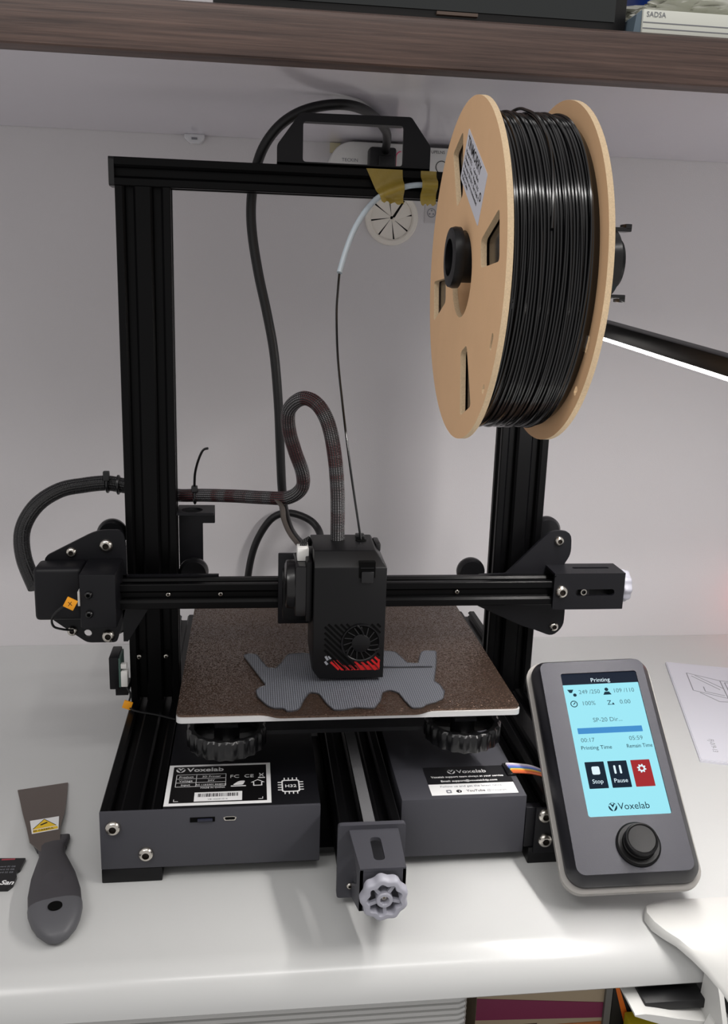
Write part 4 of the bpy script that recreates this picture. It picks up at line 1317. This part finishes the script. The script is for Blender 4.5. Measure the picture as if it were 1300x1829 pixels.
for q in (slit(-191.5, -109.3, -186.6, -95, .5), slit(-186.6, -95, -176.2, -104.3, .5), slit(-187.4, -103.6, -183.4, -99.8, 1.6)):
    stack([[bm.verts.new((a, b, bz(b) + 1.36)) for a, b in q], [bm.verts.new((a, b, bz(b) + 1.42)) for a, b in q]], bm)
obj('warning_mark', bm, BLACKI, wsn, smooth=0)
text('warning_text', 'BE CAREFUL', 2.6, (-190.4, -113.4, bz(-112) + 1.4), (16.5, 5, 0), (-.3, 1, .07), BLACKI, wsn, depth=.02)
# handle: lofted sections along its axis
hA, hB = Vector((-176, -122, 0)), Vector((-151, -228, 0))
hd = (hB - hA).normalized()
hn = Vector((-hd.y, hd.x, 0))
hs_ = [(-6, 12.5, 4.5, 3.5), (0, 13, 6, 3), (10, 10, 8, 1.5), (20, 9.2, 9.5, .6), (32, 12, 11, 0), (48, 15.6, 12.5, 0), (64, 17.6, 13.5, 0), (80, 17.6, 13.8, 0), (92, 16, 13, 0), (100, 12.6, 11.5, .4), (106, 8, 9.4, 1.4), (109, 3, 7.2, 3)]
def hsec(bm, t, w_, top, bot, n=20):
    c = hA + hd * t
    out = []
    for i in range(n):
        a = 2 * math.pi * i / n
        ca, sa = math.cos(a), math.sin(a)
        k = .75
        out.append(bm.verts.new(c + hn * w_ * .93 * math.copysign(abs(ca) ** k, ca) + Vector((0, 0, (top + bot) / 2 + (top - bot) / 2 * math.copysign(abs(sa) ** k, sa)))))
    return out
bm = bmesh.new()
stack([hsec(bm, *q) for q in hs_[:9]], bm)
obj('handle', bm, GRIP, sc, smooth=60)
bm = bmesh.new()
stack([hsec(bm, t, w_ + (.4 if t < 90 else 0), top + .3, bot) for t, w_, top, bot in [(79, 17.6, 13.8, 0), (85, 17.3, 13.6, 0)] + hs_[8:]], bm)
obj('handle_end', bm, GRIPL, sc, smooth=60)
hc_ = hA + hd * 87
obj('hang_hole', lathe(bmesh.new(), [(0, 13.2), (4.4, 13.6), (4.4, 14.1), (0, 14.2)], frame('z', (hc_.x, hc_.y, 0)), 24), HOLE, sc)
hc_ = hA + hd * 58
obj('grip_oval', lathe(bmesh.new(), [(0, 12.6), (6.5, 12.4), (7.5, 12.9), (6.5, 13.3), (0, 13.3)], lambda a, b, h: Vector((hc_.x, hc_.y, h)) + hn * a * .85 + hd * b * 1.25, 24), GRIP, sc)
# ferrule shoulders
bm = bmesh.new()
stack([hsec(bm, -8, 13.8, 3.4, .6), hsec(bm, -2, 13.8, 5, .5), hsec(bm, 10, 10.8, 6.6, .6)], bm)
obj('handle_shoulder', bm, GRIP, sc, smooth=60)

# memory card
sdc = thing('memory_card', 'black memory card lying on the desk at the left', 'memory card', (-202, -154, 0))
ol = [(-214, -136.5), (-190, -138), (-191, -151), (-192.4, -152), (-192.4, -156), (-191.2, -158), (-191.6, -167), (-194, -171.2), (-215.2, -170.2)]
obj('card_body', plate(bmesh.new(), roundpoly(ol, .6, 2), [], frame('z'), .1, 2.2), DARKP, sdc)
text('card_text', 'San', 6.4, (-200.5, -166.5, 2.2), (1, -.05, 0), (.05, 1, 0), WHITEI, sdc, bold=.15, shear=.2)
for i in range(3): text('card_text', 'memory card 32 GB', 2.2, (-213, -147 - i * 3.2, 2.2), (1, -.05, 0), (.05, 1, 0), GREYI, sdc)
obj('card_red_mark', B(-206, -197, -139.6, -138, 2.2, 2.26), mat('card_red', (150, 60, 70), .5), sdc)

# manual
mn = thing('paper_manual', 'white paper manual with printer line drawing on the desk', 'manual', (440, 60, 0))
q = [Vector((421.8, 174.5, 0)), Vector((356.3, -37.5, 0))]
ev = (q[0] - q[1]).normalized()
eu = Vector((ev.y, -ev.x, 0))
mm_ = lambda a, b, h: q[1] + eu * a + ev * b + Vector((0, 0, h))
obj('page', prism(bmesh.new(), [(0, 0), (155, 0), (155, 222), (0, 222)], mm_, .1, 2.2), PAPER, mn)
obj('page', prism(bmesh.new(), [(.8, .8), (155, .8), (155, 221), (.8, 221)], mm_, 2.2, 2.9), PAPER, mn)
bm = bmesh.new()
def ln(a, b, w_=.8): prism(bm, slit(a[0], a[1], b[0], b[1], w_), mm_, 2.9, 2.96)
for pts in (((18, 195), (18, 150), (50, 138), (50, 182), (18, 195)), ((22, 188), (46, 158)), ((26, 190), (50, 162)), ((30, 162), (30, 150), (48, 144)), ((50, 182), (120, 182), (120, 138), (50, 138)), ((54, 178), (116, 178), (116, 143), (54, 143), (54, 178)), ((24, 146), (40, 128), (56, 130))):
    for a, b in zip(pts, pts[1:]): ln(a, b, 1)
obj('line_drawing', bm, GREYI, mn, smooth=0)
text('page_text', 'FJ-019-13', 6.4, mm_(14, 42, 2.9), -ev, eu, GREYI, mn, depth=.02)
text('page_text', 'Quick Start', 9, mm_(62, 120, 2.9), -ev, eu, BLACKI, mn, depth=.02)

# ================================================================ things on the shelf
mo = thing('dark_glass_case', 'black glass fronted box standing on the wall shelf', 'box', (110, 30, 567))
obj('case_body', B(-60, 221, -55, 120, 567.2, 720, bev=1.5), mat('case_black', (16, 14, 13), .35), mo)
obj('glass_front', B(-54, 212, -57, -55.1, 577, 714), mat('dark_glass', (12, 20, 20), .08, spec=.8), mo)
obj('front_handle', B(88, 116, -58.6, -55.1, 574, 576), mat('handle_brown', (96, 80, 70), .5), mo)
cb_ = thing('blue_tub', 'dark blue plastic tub behind the white bag on the shelf', 'tub', (331, 118, 567))
obj('tub_body', lathe(bmesh.new(), [(0, 567.2), (44, 567.2), (50, 690), (46, 690), (41, 572), (0, 572)], frame('z', (331, 118, 0)), 32), mat('blue_plastic', (24, 62, 150), .4), cb_)
wbx = thing('white_carton', 'flat off white box with small print on the shelf edge', 'box', (320, -10, 567))
obj('carton_body', B(227, 420, -70, 60, 567.2, 583, bev=.6), mat('off_white_board', (220, 222, 212), .6), wbx)
for z in (571, 574.6): obj('carton_seam', B(227.2, 420, -70.25, -69.9, z, z + .6), GREYI, wbx)
text('carton_text', 'SADSA', 4.6, (229, -70.3, 578.4), (1, 0, 0), (0, 0, 1), GREYI, wbx, depth=.02)
bag = bmesh.new()
bmesh.ops.create_icosphere(bag, subdivisions=5, radius=1)
from mathutils import noise as mnoise
for v in bag.verts:
    d = v.co.copy()
    k = 1 + .28 * mnoise.noise(d * 1.9) + .16 * abs(mnoise.noise(d * 4.5)) - .1 * abs(mnoise.noise(d * 9))
    z = d.z * 20 * k
    v.co = Vector((322 + d.x * 88 * k, -22 + d.y * 34 * k, max(583.2, 592 + z * (1.0 if d.x > 0 else .62))))
bg_ = obj('plastic_bag', bag, mat('crumpled_plastic', (196, 196, 184), .3, trans=.15, bump=(60, .8)), smooth=60)
tag(bg_, 'crumpled translucent white plastic bag on top of the flat box', 'plastic bag')
pw = obj('grey_film', prism(bmesh.new(), [(221.5, 567.2), (226.6, 567.2), (226.6, 583), (223, 580)], frame('y'), -68, -30), mat('film_grey', (96, 112, 124), .3))
tag(pw, 'folded grey plastic film between the black case and the flat box', 'plastic film')

# ================================================================ things under the desk
rc = thing('ribbed_case', 'light grey horizontally ribbed case under the desk', 'case', (-200, -150, -200))
obj('case_body', B(-600, 102, -238, -60, -200, -42), mat('case_grey', (150, 150, 150), .45), rc)
for i in range(9):
    z = -46 - i * 4.4
    bm = T([Vector((-600, -238.5, z)), Vector((98, -238.5, z)), Vector((101.5, -237, z)), Vector((103.5, -232, z)), Vector((103.8, -200, z))], 1.9, 8)
    obj('case_rib', bm, mat('rib_grey', (196, 196, 194), .35, metal=.2) if i == 0 else bpy.data.materials['rib_grey'], rc)
bx2 = thing('magenta_box', 'magenta and cream printed box under the desk', 'box', (180, -100, -200))
obj('box_body', B(132, 231, -165, -60, -200, -70), mat('box_cream', (176, 158, 132), .6), bx2)
obj('box_band', prism(bmesh.new(), [(132.2, -114.5), (230.8, -125), (230.8, -138.5), (132.2, -133.5)], frame('y'), -165.4, -165), mat('box_magenta', (128, 36, 76), .5), bx2)
obj('box_band', B(132.2, 180, -165.4, -165, -160, -140), mat('box_maroon', (60, 20, 20), .5), bx2)
obj('box_band', B(180, 230.8, -165.4, -165, -160, -142), mat('box_orange', (176, 110, 62), .5), bx2)
obj('box_spine', B(231, 236, -168, -60, -200, -72), mat('box_grey_edge', (110, 108, 104), .5), bx2)
bc2 = thing('black_case', 'black case with an orange stripe under the desk', 'case', (300, -100, -200))
obj('case_body', B(238, 380, -165, -60, -200, -66), mat('case_matte_black', (18, 17, 18), .6), bc2)
obj('orange_stripe', prism(bmesh.new(), [(239, -112), (242, -112), (256, -150), (250.5, -150)], frame('y'), -165.5, -165.1), mat('stripe_orange', (226, 112, 30), .5), bc2)
yb = obj('yellow_packet', B(247, 300, -186, -168, -200, -132, bev=1), mat('packet_yellow', (214, 196, 40), .5))
tag(yb, 'yellow packet in front of the black case under the desk', 'packet')

# red standby light just right of the frame, beside the wall
sw = thing('red_indicator_switch', 'white adapter with glowing red light beside the wall', 'adapter', (600, 235, 0))
obj('adapter_body', B(575, 625, 215, 256, .2, 70, bev=3), WHITEP, sw)
obj('red_light', B(573.5, 575.1, 224, 246, 42, 62), mat('red_glow', (255, 30, 30), .5, emit=((255, 30, 30), 6)), sw)
